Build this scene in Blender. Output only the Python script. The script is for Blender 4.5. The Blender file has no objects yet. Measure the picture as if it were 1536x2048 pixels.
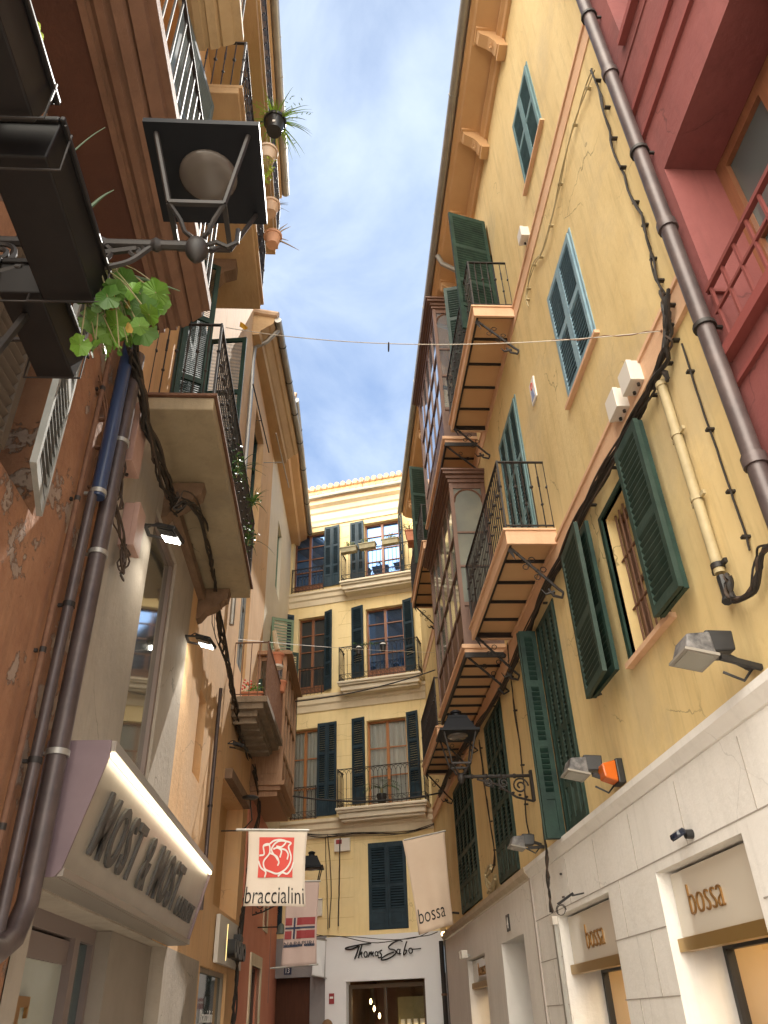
import bpy, math, random
from mathutils import Vector as V, Matrix as M4
random.seed(7)
scene=bpy.context.scene
R=math.radians
# ------------------------------------------------------------------ camera
FPX=1538.0
U=V((-88,2324,-FPX)).normalized()
Yc=V((-100,-1021.6,-FPX)); Yc=(Yc-U*Yc.dot(U)).normalized()
Xc=Yc.cross(U)
ROT=M4((Xc,Yc,U))            # world = ROT @ camera vector
CAM=V((0,0,1.6))
cd=bpy.data.cameras.new('camera'); cam=bpy.data.objects.new('camera',cd); scene.collection.objects.link(cam)
cam.matrix_world=M4.Translation(CAM)@ROT.to_4x4()
cd.sensor_fit='VERTICAL'; cd.sensor_height=24; cd.lens=24*FPX/2048; cd.clip_start=.05; cd.clip_end=2000
scene.camera=cam
# ------------------------------------------------------------------ sun and sky
SUN=V((.14,.53,.84)).normalized()
el=math.asin(SUN.z); az=math.atan2(SUN.x,SUN.y)
sl=bpy.data.lights.new('sun','SUN'); sl.energy=4.2; sl.angle=R(.5); sl.color=(1,.95,.87)
so=bpy.data.objects.new('sun',sl); scene.collection.objects.link(so)
so.rotation_euler=SUN.to_track_quat('Z','Y').to_euler()
SKYB=14.5; SKYS=.051   # brightening added to the unseen sky behind the viewer, as alley fill; overall sky strength
w=bpy.data.worlds.new('World'); scene.world=w; w.use_nodes=True
nt=w.node_tree; nt.nodes.clear(); N=nt.nodes.new; Lk=nt.links.new
out=N('ShaderNodeOutputWorld'); bg=N('ShaderNodeBackground'); sky=N('ShaderNodeTexSky')
sky.sky_type='NISHITA'; sky.sun_disc=False; sky.sun_elevation=el; sky.sun_rotation=az; sky.air_density=1.0; sky.dust_density=.25; sky.ozone_density=2.5
tc=N('ShaderNodeTexCoord'); mp=N('ShaderNodeMapping'); mp.inputs['Scale'].default_value=(1.4,1.1,1.8); mp.inputs['Rotation'].default_value=(0,0,.6)
n1=N('ShaderNodeTexNoise'); n1.inputs['Scale'].default_value=3.4; n1.inputs['Detail'].default_value=9; n1.inputs['Roughness'].default_value=.56; n1.inputs['Distortion'].default_value=.35
rp=N('ShaderNodeValToRGB'); rp.color_ramp.elements[0].position=.34; rp.color_ramp.elements[1].position=.78
rp.color_ramp.elements[0].color=(.10,.10,.10,1); rp.color_ramp.elements[1].color=(.80,.80,.80,1)
mx=N('ShaderNodeMix'); mx.data_type='RGBA'
Lk(tc.outputs['Generated'],mp.inputs['Vector']); Lk(mp.outputs[0],n1.inputs['Vector']); Lk(n1.outputs['Fac'],rp.inputs['Fac'])
Lk(rp.outputs['Color'],mx.inputs[0]); tn=N('ShaderNodeMix'); tn.data_type='RGBA'; tn.blend_type='MULTIPLY'; tn.inputs[0].default_value=1; Lk(sky.outputs[0],tn.inputs[6]); tn.inputs[7].default_value=(.90,1.10,1.26,1); Lk(tn.outputs[2],mx.inputs[6]); mx.inputs[7].default_value=(9.0,10.2,11.6,1)
dt=N('ShaderNodeVectorMath'); dt.operation='DOT_PRODUCT'; dt.inputs[1].default_value=V((-.52,-.72,.42)).normalized(); Lk(tc.outputs['Generated'],dt.inputs[0])
mr=N('ShaderNodeMapRange'); mr.interpolation_type='SMOOTHSTEP'; mr.inputs[1].default_value=.42; mr.inputs[2].default_value=.92; mr.inputs[3].default_value=1; mr.inputs[4].default_value=SKYB; Lk(dt.outputs['Value'],mr.inputs[0])
m0=N('ShaderNodeMapRange'); m0.interpolation_type='SMOOTHSTEP'; m0.inputs[1].default_value=.40; m0.inputs[2].default_value=.65; Lk(dt.outputs['Value'],m0.inputs[0])
wm=N('ShaderNodeMix'); wm.data_type='RGBA'; Lk(m0.outputs[0],wm.inputs[0]); Lk(mx.outputs[2],wm.inputs[6]); wm.inputs[7].default_value=(6.2,5.7,4.9,1)   # cream fill light added to the unseen sky behind the viewer
ml=N('ShaderNodeVectorMath'); ml.operation='SCALE'; Lk(wm.outputs[2],ml.inputs[0]); Lk(mr.outputs[0],ml.inputs['Scale'])
Lk(ml.outputs[0],bg.inputs['Color']); bg.inputs['Strength'].default_value=SKYS; Lk(bg.outputs[0],out.inputs[0])
scene.view_settings.view_transform='Standard'; scene.view_settings.look='None'; scene.view_settings.gamma=1
scene.view_settings.use_curve_mapping=False
scene.view_settings.exposure=1.2
scene.render.engine='CYCLES'
scene.cycles.max_bounces=8; scene.cycles.diffuse_bounces=5; scene.cycles.transparent_max_bounces=12
# ------------------------------------------------------------------ materials
def srgb(r,g,b): return tuple(((c/255+.055)/1.055)**2.4 if c/255>.04045 else c/255/12.92 for c in (r,g,b))
MATS={}
def mat(name,col,rough=.7,metal=0,col2=None,scale=3.0,bump=0,bscale=40,streak=0,stretch=(1,1,1),emit=None,spec=.5,stain=None,stain_pos=.62,wscale=None,trans=0,crack=0):
    if name in MATS: return MATS[name]
    m=bpy.data.materials.new(name); m.use_nodes=True; t=m.node_tree; b=t.nodes['Principled BSDF']
    n=t.nodes.new; l=t.links.new
    b.inputs['Roughness'].default_value=rough; b.inputs['Metallic'].default_value=metal; b.inputs['Specular IOR Level'].default_value=spec
    b.inputs['Base Color'].default_value=(*col,1)
    if emit: b.inputs['Emission Color'].default_value=(*emit[0],1); b.inputs['Emission Strength'].default_value=emit[1]
    if trans: b.inputs['Transmission Weight'].default_value=trans
    if col2 or bump or streak or stain or crack:
        g=n('ShaderNodeNewGeometry')
        cur=None
        if col2:
            mp=n('ShaderNodeMapping'); mp.inputs['Scale'].default_value=stretch; l(g.outputs['Position'],mp.inputs[0])
            a=n('ShaderNodeTexNoise'); a.inputs['Scale'].default_value=scale; a.inputs['Detail'].default_value=7; a.inputs['Roughness'].default_value=.62; l(mp.outputs[0],a.inputs['Vector'])
            r=n('ShaderNodeValToRGB'); r.color_ramp.elements[0].position=.33; r.color_ramp.elements[1].position=.68
            r.color_ramp.elements[0].color=(*col,1); r.color_ramp.elements[1].color=(*col2,1); l(a.outputs['Fac'],r.inputs[0]); cur=r.outputs[0]
        def mixin(fac,c):
            nonlocal cur
            x=n('ShaderNodeMix'); x.data_type='RGBA'; l(fac,x.inputs[0])
            if cur: l(cur,x.inputs[6])
            else: x.inputs[6].default_value=(*col,1)
            x.inputs[7].default_value=(*c,1); cur=x.outputs[2]
        if streak:
            mp=n('ShaderNodeMapping'); mp.inputs['Scale'].default_value=(5,5,.45); l(g.outputs['Position'],mp.inputs[0])
            a=n('ShaderNodeTexNoise'); a.inputs['Scale'].default_value=1.6; a.inputs['Detail'].default_value=8; a.inputs['Roughness'].default_value=.7; l(mp.outputs[0],a.inputs['Vector'])
            r=n('ShaderNodeMapRange'); r.inputs[1].default_value=.5; r.inputs[2].default_value=.8; r.inputs[3].default_value=0; r.inputs[4].default_value=streak; l(a.outputs['Fac'],r.inputs[0])
            mixin(r.outputs[0],tuple(c*.42 for c in col))
        if stain:
            a=n('ShaderNodeTexNoise'); a.inputs['Scale'].default_value=wscale or 1.7; a.inputs['Detail'].default_value=12; a.inputs['Roughness'].default_value=.68; l(g.outputs['Position'],a.inputs['Vector'])
            r=n('ShaderNodeMapRange'); r.inputs[1].default_value=stain_pos; r.inputs[2].default_value=stain_pos+.02; l(a.outputs['Fac'],r.inputs[0])
            mixin(r.outputs[0],stain); pe=r.outputs[0]
        if crack:
            a=n('ShaderNodeTexNoise'); a.inputs['Scale'].default_value=2.2; a.inputs['Detail'].default_value=6; l(g.outputs['Position'],a.inputs['Vector'])
            vm=n('ShaderNodeVectorMath'); vm.operation='MULTIPLY_ADD'; l(a.outputs['Color'],vm.inputs[0]); vm.inputs[1].default_value=(.5,.5,.5); l(g.outputs['Position'],vm.inputs[2])
            vo=n('ShaderNodeTexVoronoi'); vo.feature='DISTANCE_TO_EDGE'; vo.inputs['Scale'].default_value=.75; l(vm.outputs[0],vo.inputs['Vector'])
            r=n('ShaderNodeMapRange'); r.inputs[1].default_value=.0015; r.inputs[2].default_value=.006; r.inputs[3].default_value=1; r.inputs[4].default_value=0; l(vo.outputs['Distance'],r.inputs[0])
            a2=n('ShaderNodeTexNoise'); a2.inputs['Scale'].default_value=.9; a2.inputs['Detail'].default_value=3; l(g.outputs['Position'],a2.inputs['Vector'])
            r2=n('ShaderNodeMapRange'); r2.inputs[1].default_value=.52; r2.inputs[2].default_value=.60; r2.inputs[3].default_value=0; r2.inputs[4].default_value=crack; l(a2.outputs['Fac'],r2.inputs[0])
            mm=n('ShaderNodeMath'); mm.operation='MULTIPLY'; l(r.outputs[0],mm.inputs[0]); l(r2.outputs[0],mm.inputs[1]); mixin(mm.outputs[0],tuple(c*.3 for c in col))
            # repaired and faded patches
            a3=n('ShaderNodeTexNoise'); a3.inputs['Scale'].default_value=.55; a3.inputs['Detail'].default_value=9; a3.inputs['Roughness'].default_value=.66; l(g.outputs['Position'],a3.inputs['Vector'])
            r3=n('ShaderNodeMapRange'); r3.inputs[1].default_value=.53; r3.inputs[2].default_value=.63; r3.inputs[3].default_value=0; r3.inputs[4].default_value=.5*crack; l(a3.outputs['Fac'],r3.inputs[0])
            y_=sum(col)/3; mixin(r3.outputs[0],tuple((c*.6+y_*.4)*.78 for c in col))
        if cur: l(cur,b.inputs['Base Color'])
        if bump:
            a=n('ShaderNodeTexNoise'); a.inputs['Scale'].default_value=bscale; a.inputs['Detail'].default_value=6; a.inputs['Roughness'].default_value=.6
            mp=n('ShaderNodeMapping'); mp.inputs['Scale'].default_value=stretch; l(g.outputs['Position'],mp.inputs[0]); l(mp.outputs[0],a.inputs['Vector'])
            bp=n('ShaderNodeBump'); bp.inputs['Strength'].default_value=bump; bp.inputs['Distance'].default_value=.02; l(a.outputs['Fac'],bp.inputs['Height'])
            nn=bp
            if stain:
                b2=n('ShaderNodeBump'); b2.inputs['Strength'].default_value=.9; b2.inputs['Distance'].default_value=.02; b2.invert=True; l(pe,b2.inputs['Height']); l(bp.outputs[0],b2.inputs['Normal']); nn=b2
            l(nn.outputs[0],b.inputs['Normal'])
    MATS[name]=m; return m
def glassy(name,tint,alpha=.25,rough=.02):
    m=bpy.data.materials.new(name); m.use_nodes=True; t=m.node_tree; t.nodes.clear(); n=t.nodes.new; l=t.links.new
    o=n('ShaderNodeOutputMaterial'); a=n('ShaderNodeBsdfTransparent'); g=n('ShaderNodeBsdfGlossy'); f=n('ShaderNodeFresnel'); mxx=n('ShaderNodeMixShader')
    a.inputs[0].default_value=(*tint,1); g.inputs['Roughness'].default_value=rough; f.inputs[0].default_value=1.9
    l(f.outputs[0],mxx.inputs[0]); l(a.outputs[0],mxx.inputs[1]); l(g.outputs[0],mxx.inputs[2]); l(mxx.outputs[0],o.inputs[0]); MATS[name]=m; return m
YEL=mat('yellow_plaster',(.62,.46,.21),.85,col2=(.74,.58,.30),scale=1.0,bump=.28,bscale=14,streak=.45,stretch=(1,1,.6),crack=.7)
CYEL=mat('pale_yellow_plaster',(.72,.56,.28),.85,col2=(.79,.64,.36),scale=.8,bump=.15,bscale=20,streak=.28,crack=.35)
PEACH=mat('peach_render',(.62,.38,.23),.85,col2=(.69,.45,.29),scale=2,bump=.2,bscale=30,streak=.2)
ORANGE=mat('orange_soffit',(.62,.39,.20),.8,col2=(.56,.34,.17),scale=1.5,bump=.08)
WHITE=mat('white_plaster',(.72,.70,.665),.8,col2=(.78,.76,.73),scale=1.4,bump=.3,bscale=12,streak=.25,crack=.25)
TSWHITE=mat('clean_white_paint',(.72,.73,.76),.6,col2=(.76,.77,.79),scale=1)
CREAM=mat('cream_stone',(.60,.50,.35),.8,col2=(.67,.58,.43),scale=2,bump=.15,streak=.2)
RED=mat('red_plaster',(.165,.042,.040),.8,col2=(.215,.062,.056),scale=1.0,bump=.3,bscale=12,streak=.4,crack=.5)
REDD=mat('dark_red_trim',(.20,.045,.04),.7,bump=.1)
PEEL=mat('peeling_orange_plaster',(.25,.115,.06),.9,col2=(.36,.185,.10),scale=2.5,bump=.7,bscale=14,streak=.5,stain=(.30,.22,.17),stain_pos=.545,wscale=2.6)
BEIGE=mat('beige_plaster',(.30,.26,.21),.85,col2=(.36,.31,.255),scale=1.2,bump=.3,bscale=14,streak=.4,crack=.7)
PEACH2=mat('light_peach_plaster',(.60,.36,.17),.85,col2=(.68,.44,.23),scale=1.1,bump=.3,bscale=14,streak=.4,crack=.6)
SALMON=mat('salmon_plaster',(.56,.21,.13),.85,col2=(.62,.26,.17),scale=1.5,bump=.2)
CREAMW=mat('cream_plaster',(.68,.60,.45),.85,col2=(.74,.66,.52),scale=1.3,bump=.2,streak=.2)
TAN=mat('weathered_stucco',(.38,.24,.12),.85,col2=(.50,.34,.18),scale=2.2,bump=.4,bscale=14,stain=(.36,.22,.12),stain_pos=.66,wscale=1.4,stretch=(1,.4,1))
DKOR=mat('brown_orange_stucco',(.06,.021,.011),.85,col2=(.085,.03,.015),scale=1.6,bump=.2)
MOULD=mat('apricot_moulding',(.14,.072,.043),.8,col2=(.19,.10,.06),scale=3,bump=.2,streak=.3)
GREY=mat('grey_render',(.22,.21,.22),.85,col2=(.27,.26,.265),scale=2,bump=.3)
DKGR=mat('dark_green_paint',(.007,.022,.018),.55,spec=.3,col2=(.02,.05,.037),scale=5,bump=.1)
MIDGR=mat('green_paint',(.012,.032,.024),.6,col2=(.035,.058,.046),spec=.3,scale=4,bump=.1)
PALEGR=mat('faded_green_paint',(.10,.17,.10),.55,col2=(.16,.22,.13),scale=5)
NAVY=mat('blue_green_paint',(.009,.022,.033),.55,spec=.3,col2=(.02,.042,.06),scale=4,bump=.1)
BLUE=mat('sun_bleached_blue_paint',(.16,.27,.34),.6,col2=(.24,.36,.42),scale=7,bump=.15)
BLUEG=mat('grey_blue_paint',(.10,.19,.20),.6,col2=(.15,.25,.27),scale=7,bump=.15)
GREYSH=mat('grey_white_paint',(.22,.23,.215),.6,col2=(.29,.29,.27),scale=6)
IRON=mat('black_iron',(.009,.008,.009),.6,col2=(.022,.016,.013),scale=12)
RUST=mat('rusty_iron',(.13,.06,.035),.75,metal=.2,col2=(.19,.10,.06),scale=14)
BROWN=mat('brown_painted_wood',(.11,.055,.038),.5,col2=(.15,.078,.052),scale=6,stretch=(3,3,.4),bump=.1)
WOOD=mat('varnished_wood',(.17,.065,.032),.4,col2=(.23,.095,.045),scale=8,stretch=(3,3,.3),bump=.1)
OAK=mat('weathered_oak',(.25,.125,.06),.55,col2=(.35,.19,.095),scale=8,stretch=(4,4,.4),bump=.2)
TIMBER=mat('old_timber',(.14,.085,.05),.8,col2=(.21,.13,.08),scale=7,stretch=(1,.4,1),bump=.5)
DKWOOD=mat('dark_door_wood',(.06,.022,.012),.45,col2=(.09,.034,.018),scale=8,stretch=(3,3,.3))
ZINC=mat('zinc_gutter',(.30,.29,.27),.45,metal=.5,col2=(.38,.37,.34),scale=3)
PIPEB=mat('brown_pipe',(.06,.045,.046),.42,metal=.2,col2=(.10,.075,.072),scale=6,streak=.5,bump=.15,bscale=9)
PIPEN=mat('navy_pipe',(.02,.035,.085),.35,col2=(.03,.05,.11),scale=3)
CREAMP=mat('painted_conduit',(.34,.275,.155),.6,col2=(.46,.38,.22),scale=5)
TERRA=mat('terracotta',(.46,.16,.08),.75,col2=(.54,.22,.12),scale=6,bump=.1)
TILE=mat('roof_tile',(.42,.27,.17),.85,col2=(.55,.42,.30),scale=5,bump=.3)
STONE=mat('pale_balcony_stone',(.60,.53,.41),.8,col2=(.67,.60,.48),scale=2.5,bump=.2,streak=.2)
PLASW=mat('white_plastic',(.66,.62,.56),.45)
PLASP=mat('dusty_pink_plastic',(.42,.27,.22),.55,col2=(.36,.22,.18),scale=6)
BLKP=mat('black_plastic',(.012,.012,.014),.4,col2=(.02,.02,.02),scale=5)
CABLE=mat('black_cable',(.010,.009,.008),.6,col2=(.024,.017,.013),scale=20)
CABLEB=mat('brown_cable',(.055,.035,.024),.7)
CABLEW=mat('pale_cable',(.45,.40,.33),.6)
FABR=mat('banner_fabric',(.66,.58,.50),.85,col2=(.70,.62,.54),scale=3,bump=.1)
FABR2=mat('sand_banner_fabric',(.60,.47,.36),.85,col2=(.64,.51,.40),scale=2,bump=.1)
FABR3=mat('pink_beige_banner_fabric',(.52,.40,.37),.85)
BLACK=mat('black_lettering',(.01,.01,.012),.4)
REDP=mat('red_print',(.62,.07,.055),.7)
DKRED=mat('dark_red_print',(.28,.035,.04),.7)
NAVYP=mat('navy_print',(.02,.03,.07),.6)
WHITEP=mat('white_print',(.74,.72,.70),.7)
GOLD=mat('gold_letters',(.30,.16,.05),.4,metal=.6)
BRASS=mat('brass_strip',(.42,.28,.10),.38,metal=.8)
STEEL=mat('brushed_steel',(.46,.43,.38),.33,metal=.75,col2=(.52,.49,.43),scale=3)
MAUVE=mat('mauve_metal',(.15,.105,.12),.5,col2=(.19,.135,.15),scale=2)
LETT=mat('grey_metal_letters',(.05,.047,.045),.5)
SIGNW=mat('glossy_sign_board',(.62,.57,.49),.12,spec=.7)
PANE=mat('sky_tinted_glass',(.10,.18,.36),.04,metal=.85)  # blue sky reflection put into the glass colour
PANED=mat('dark_window_glass',(.02,.025,.03),.05,spec=.8)
PANEC=mat('bay_glass',(.30,.32,.29),.06,metal=.45,col2=(.22,.25,.24),scale=2.5)
CURT=mat('curtain',(.62,.62,.60),.9,col2=(.70,.70,.68),scale=9,stretch=(4,4,.1),bump=.4,bscale=9)
TEALG=mat('teal_tinted_glass',(.04,.075,.085),.06,spec=.7)
FROST=mat('frosted_glass',(.36,.38,.33),.2,spec=.6)
LENS=mat('milky_lens',(.10,.085,.075),.25)
CLEAR=glassy('clear_glass',(.92,.94,.92))
LED=mat('led_strip',(1,.9,.75),.5,emit=((1,.84,.58),2.2))
LEDW=mat('floodlight_leds',(1,1,1),.5,emit=((1,.96,.84),16))
WARM=mat('warm_lamp',(1,.8,.5),.5,emit=((1,.66,.30),7))
INT=mat('shop_interior',(.45,.33,.17),.8,col2=(.5,.37,.2),scale=2)
INTD=mat('gap_shade',(.05,.045,.04),.9)
AMBER=mat('amber_lens',(.52,.11,.01),.25)
LEAF=mat('leaf_green',(.035,.095,.012),.5,col2=(.06,.14,.018),scale=9)
LEAFD=mat('dark_leaf',(.022,.075,.012),.5,col2=(.045,.12,.02),scale=9)
LEAFY=mat('yellow_green_leaf',(.26,.36,.03),.5,col2=(.34,.42,.05),scale=9)
ALOE=mat('pale_succulent',(.28,.22,.16),.6)
DRY=mat('dry_stem',(.22,.17,.09),.8,col2=(.15,.16,.06),scale=8)
SOIL=mat('soil',(.05,.035,.025),.95)
FLOW=mat('red_flower',(.6,.06,.03),.6)
PAVE=mat('paving',(.36,.32,.27),.8,col2=(.42,.38,.32),scale=2,bump=.3)
for k in ('leaf_green','dark_leaf','yellow_green_leaf'):
    MATS[k].node_tree.nodes['Principled BSDF'].inputs['Subsurface Weight'].default_value=.0
# ------------------------------------------------------------------ mesh helpers
class MB:
    def __init__(s): s.v=[]; s.f=[]; s.sm=[]
    def add(s,vs,fs,T=None,smooth=False):
        o=len(s.v); s.v+=[tuple(T@V(p)) if T else tuple(p) for p in vs]
        s.f+=[tuple(i+o for i in f) for f in fs]; s.sm+=[smooth]*len(fs); return s
    def merge(s,m,T=None):
        o=len(s.v); s.v+=[tuple(T@V(p)) if T else p for p in m.v]; s.f+=[tuple(i+o for i in f) for f in m.f]; s.sm+=m.sm; return s
    def box(s,x0,x1,y0,y1,z0,z1,T=None):
        vs=[(x,y,z) for z in (z0,z1) for y in (y0,y1) for x in (x0,x1)]
        return s.add(vs,[(0,2,3,1),(4,5,7,6),(0,1,5,4),(2,6,7,3),(0,4,6,2),(1,3,7,5)],T)
    def quad(s,a,b,c,d): return s.add([a,b,c,d],[(0,1,2,3)])
    def prism(s,poly,d):
        n=len(poly); a=[V(p) for p in poly]; b=[p+V(d) for p in a]
        return s.add(a+b,[tuple(range(n))[::-1],tuple(range(n,2*n))]+[(i,(i+1)%n,(i+1)%n+n,i+n) for i in range(n)])
    def tube(s,pts,r,n=6,r2=None):
        pts=[V(p) for p in pts]; m=len(pts); vs=[]; up=None
        for i,p in enumerate(pts):
            d=(pts[min(i+1,m-1)]-pts[max(i-1,0)])
            d=d.normalized() if d.length>1e-9 else V((0,0,1))
            if up is None: up=V((0,0,1)) if abs(d.z)<.9 else V((1,0,0))
            a=d.cross(up)
            if a.length<1e-6: a=d.orthogonal()
            a.normalize(); b=a.cross(d); up=b
            rr=r if r2 is None else r+(r2-r)*i/max(1,m-1)
            for k in range(n):
                t=2*math.pi*k/n; vs.append(p+a*math.cos(t)*rr+b*math.sin(t)*rr)
        fs=[(i*n+k,i*n+(k+1)%n,(i+1)*n+(k+1)%n,(i+1)*n+k) for i in range(m-1) for k in range(n)]
        fs+=[tuple(range(n))[::-1],tuple(range((m-1)*n,m*n))]
        return s.add(vs,fs,smooth=n>4)
    def bar(s,p,q,w,h=None):
        p=V(p);q=V(q);d=(q-p).normalized(); u=V((0,0,1)) if abs(d.z)<.95 else V((0,1,0))
        a=d.cross(u).normalized()*w/2; b=a.cross(d).normalized()*(h or w)/2
        return s.add([p-a-b,p+a-b,p+a+b,p-a+b,q-a-b,q+a-b,q+a+b,q-a+b],[(0,1,2,3),(7,6,5,4),(0,4,5,1),(1,5,6,2),(2,6,7,3),(3,7,4,0)])
    def lathe(s,prof,c=(0,0,0),n=16,T=None):
        c=V(c); vs=[c+V((r*math.cos(2*math.pi*k/n),r*math.sin(2*math.pi*k/n),z)) for r,z in prof for k in range(n)]
        fs=[(i*n+k,i*n+(k+1)%n,(i+1)*n+(k+1)%n,(i+1)*n+k) for i in range(len(prof)-1) for k in range(n)]
        if prof[0][0]>1e-4: fs.append(tuple(range(n))[::-1])
        if prof[-1][0]>1e-4: fs.append(tuple(range((len(prof)-1)*n,len(prof)*n)))
        return s.add(vs,fs,T,smooth=True)
    def ball(s,c,r,n=8,sc=(1,1,1)):
        pr=[(max(1e-5,r*math.sin(math.pi*i/n))*1,-r*math.cos(math.pi*i/n)) for i in range(n+1)]
        return s.lathe(pr,(0,0,0),n,T=M4.Translation(V(c))@M4.Diagonal((*sc,1)))
    def build(s,name,m,parent=None,label=None,bevel=0):
        me=bpy.data.meshes.new(name); me.from_pydata([tuple(p) for p in s.v],[],s.f); me.update()
        me.polygons.foreach_set('use_smooth',s.sm)
        if any(s.sm): me.set_sharp_from_angle(angle=R(42))
        me.materials.append(m)
        o=bpy.data.objects.new(name,me); scene.collection.objects.link(o)
        if parent is not None: o.parent=parent
        if bevel:
            b=o.modifiers.new('bevel','BEVEL'); b.width=bevel; b.segments=2; b.limit_method='ANGLE'
        if label: o['label']=label
        return o
def empty(name,loc,rz,label,cat,group=None):
    o=bpy.data.objects.new(name,None); scene.collection.objects.link(o); o.location=loc; o.rotation_euler=(0,0,rz); o.empty_display_size=.1
    tag(o,label,cat,group); return o
def tag(o,label,cat,group=None,kind=None):
    if label: o['label']=label
    if cat: o['category']=cat
    if group: o['group']=group
    if kind: o['kind']=kind
    return o
def copy_tree(o,parent=None):
    c=o.copy(); scene.collection.objects.link(c); c.parent=parent
    for ch in list(o.children): copy_tree(ch,c)
    return c
def ray(u,v): return ROT@V((u-768,1024-v,-FPX))
def atX(u,v,x): d=ray(u,v); return CAM+d*(x/d.x)
def atY(u,v,y): d=ray(u,v); return CAM+d*(y/d.y)
def atZ(u,v,z): d=ray(u,v); return CAM+d*((z-1.6)/d.z)
class Facade:
    def __init__(s,o,ang): s.o=V((o[0],o[1],0)); s.a=ang; s.r=V((math.cos(ang),math.sin(ang),0)); s.n=V((-math.sin(ang),math.cos(ang),0))
    def w(s,x,y,z): return s.o+s.r*x+s.n*y+V((0,0,z))
    def m(s,u,v,y=0):
        d=ray(u,v); p0=s.o+s.n*y; t=(p0-CAM).dot(s.n)/d.dot(s.n); p=CAM+d*t; return ((p-s.o).dot(s.r),p.z)
    def root(s,name,x,y,z,label,cat,group=None,rz=0): return empty(name,s.w(x,y,z),s.a+rz,label,cat,group)
FR=Facade((2.4,0),-math.pi/2)       # right side of the alley: local x = -Y
FL=Facade((-1.8,0),math.pi/2)       # left side: local x = Y
FC=Facade((-1.8,12),math.atan2(1,.045))
FE=Facade((1.5,20),math.atan2(-.31,.95))
def wallmesh(x0,x1,z0,z1,ops,depth=.25,back=4.0,shell=True,y=0.0):
    mb=MB(); xs=sorted({x0,x1,*[c for o in ops for c in (o[0],o[1])]}); zs=sorted({z0,z1,*[c for o in ops for c in (o[2],o[3])]})
    xs=[x for x in xs if x0<=x<=x1]; zs=[z for z in zs if z0<=z<=z1]
    for i in range(len(xs)-1):
        for j in range(len(zs)-1):
            cx=(xs[i]+xs[i+1])/2; cz=(zs[j]+zs[j+1])/2
            if any(o[0]<cx<o[1] and o[2]<cz<o[3] for o in ops): continue
            mb.quad((xs[i],y,zs[j]),(xs[i+1],y,zs[j]),(xs[i+1],y,zs[j+1]),(xs[i],y,zs[j+1]))
    for o in ops:
        a,b,c,d=o[:4]; dp=y+(o[4] if len(o)>4 else depth)
        mb.quad((a,y,c),(a,y,d),(a,dp,d),(a,dp,c)); mb.quad((b,y,c),(b,dp,c),(b,dp,d),(b,y,d))
        mb.quad((a,y,d),(b,y,d),(b,dp,d),(a,dp,d)); mb.quad((a,y,c),(a,dp,c),(b,dp,c),(b,y,c))
    if shell:
        mb.quad((x0,y,z0),(x0,y,z1),(x0,back,z1),(x0,back,z0)); mb.quad((x1,y,z0),(x1,back,z0),(x1,back,z1),(x1,y,z1))
        mb.quad((x0,y,z1),(x1,y,z1),(x1,back,z1),(x0,back,z1)); mb.quad((x0,back,z0),(x0,back,z1),(x1,back,z1),(x1,back,z0))
    return mb
def leaf(w,h,rails=(.5,),panel=0,sp=.048,th=.036,st=.055,tilt=1):
    """louvred shutter leaf, x 0..w, y 0..th, z 0..h"""
    mb=MB(); mb.box(0,st,0,th,0,h); mb.box(w-st,w,0,th,0,h)
    zs=[st*1.3]; segs=[]
    cuts=[0]+([panel] if panel else [])+[h*r for r in rails]+[h]
    for i,c in enumerate(cuts):
        a=c if i==0 else c-st*.65; b=(c+st*1.3) if i==0 else (c if i==len(cuts)-1 else c+st*.65)
        if i==len(cuts)-1: a=c-st*1.3; b=c
        mb.box(st,w-st,.002,th-.002,a,b); segs.append((a,b))
    for i in range(len(segs)-1):
        a=segs[i][1]; b=segs[i+1][0]
        if panel and i==0:
            mb.box(st,w-st,th*.4,th*.6,a,b); mb.box(st+.05,w-st-.05,th*.1,th*.4,a+.05,b-.05); continue
        n=max(2,int((b-a)/sp)); q=(b-a)/n
        for k in range(n):
            z=a+q*(k+.5); dz=.018*tilt
            y0=th*.08; y1=th*.92
            mb.add([(st,y0,z-dz),(w-st,y0,z-dz),(w-st,y1,z+dz),(st,y1,z+dz),(st,y0,z-dz+.008),(w-st,y0,z-dz+.008),(w-st,y1,z+dz+.008),(st,y1,z+dz+.008)],
                   [(0,3,2,1),(4,5,6,7),(0,1,5,4),(2,3,7,6),(0,4,7,3),(1,2,6,5)])
    return mb
def shutter(parent,x,y,z,ang,w,h,m,rails=(.5,),panel=0,sp=.048,leaves=1,fold=0,name='shutter',label=None,tilt=None):
    """leaf hinged at x,y; ang 0 = lying along +x, positive = swings out of the wall"""
    mb=MB(); l=leaf(w,h,rails,panel,sp,tilt=tilt if tilt is not None else (1 if (y>-.04 and abs(ang)<.01) or abs(ang)>.85 else -1))
    T=M4.Translation((x,y,z))@M4.Rotation(-ang,4,'Z')
    for k in range(leaves):
        mb.merge(l,T)
        T=T@M4.Translation((w+.004,0,0))@M4.Rotation(-fold,4,'Z')
    return mb.build(name,m,parent,label)
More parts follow.
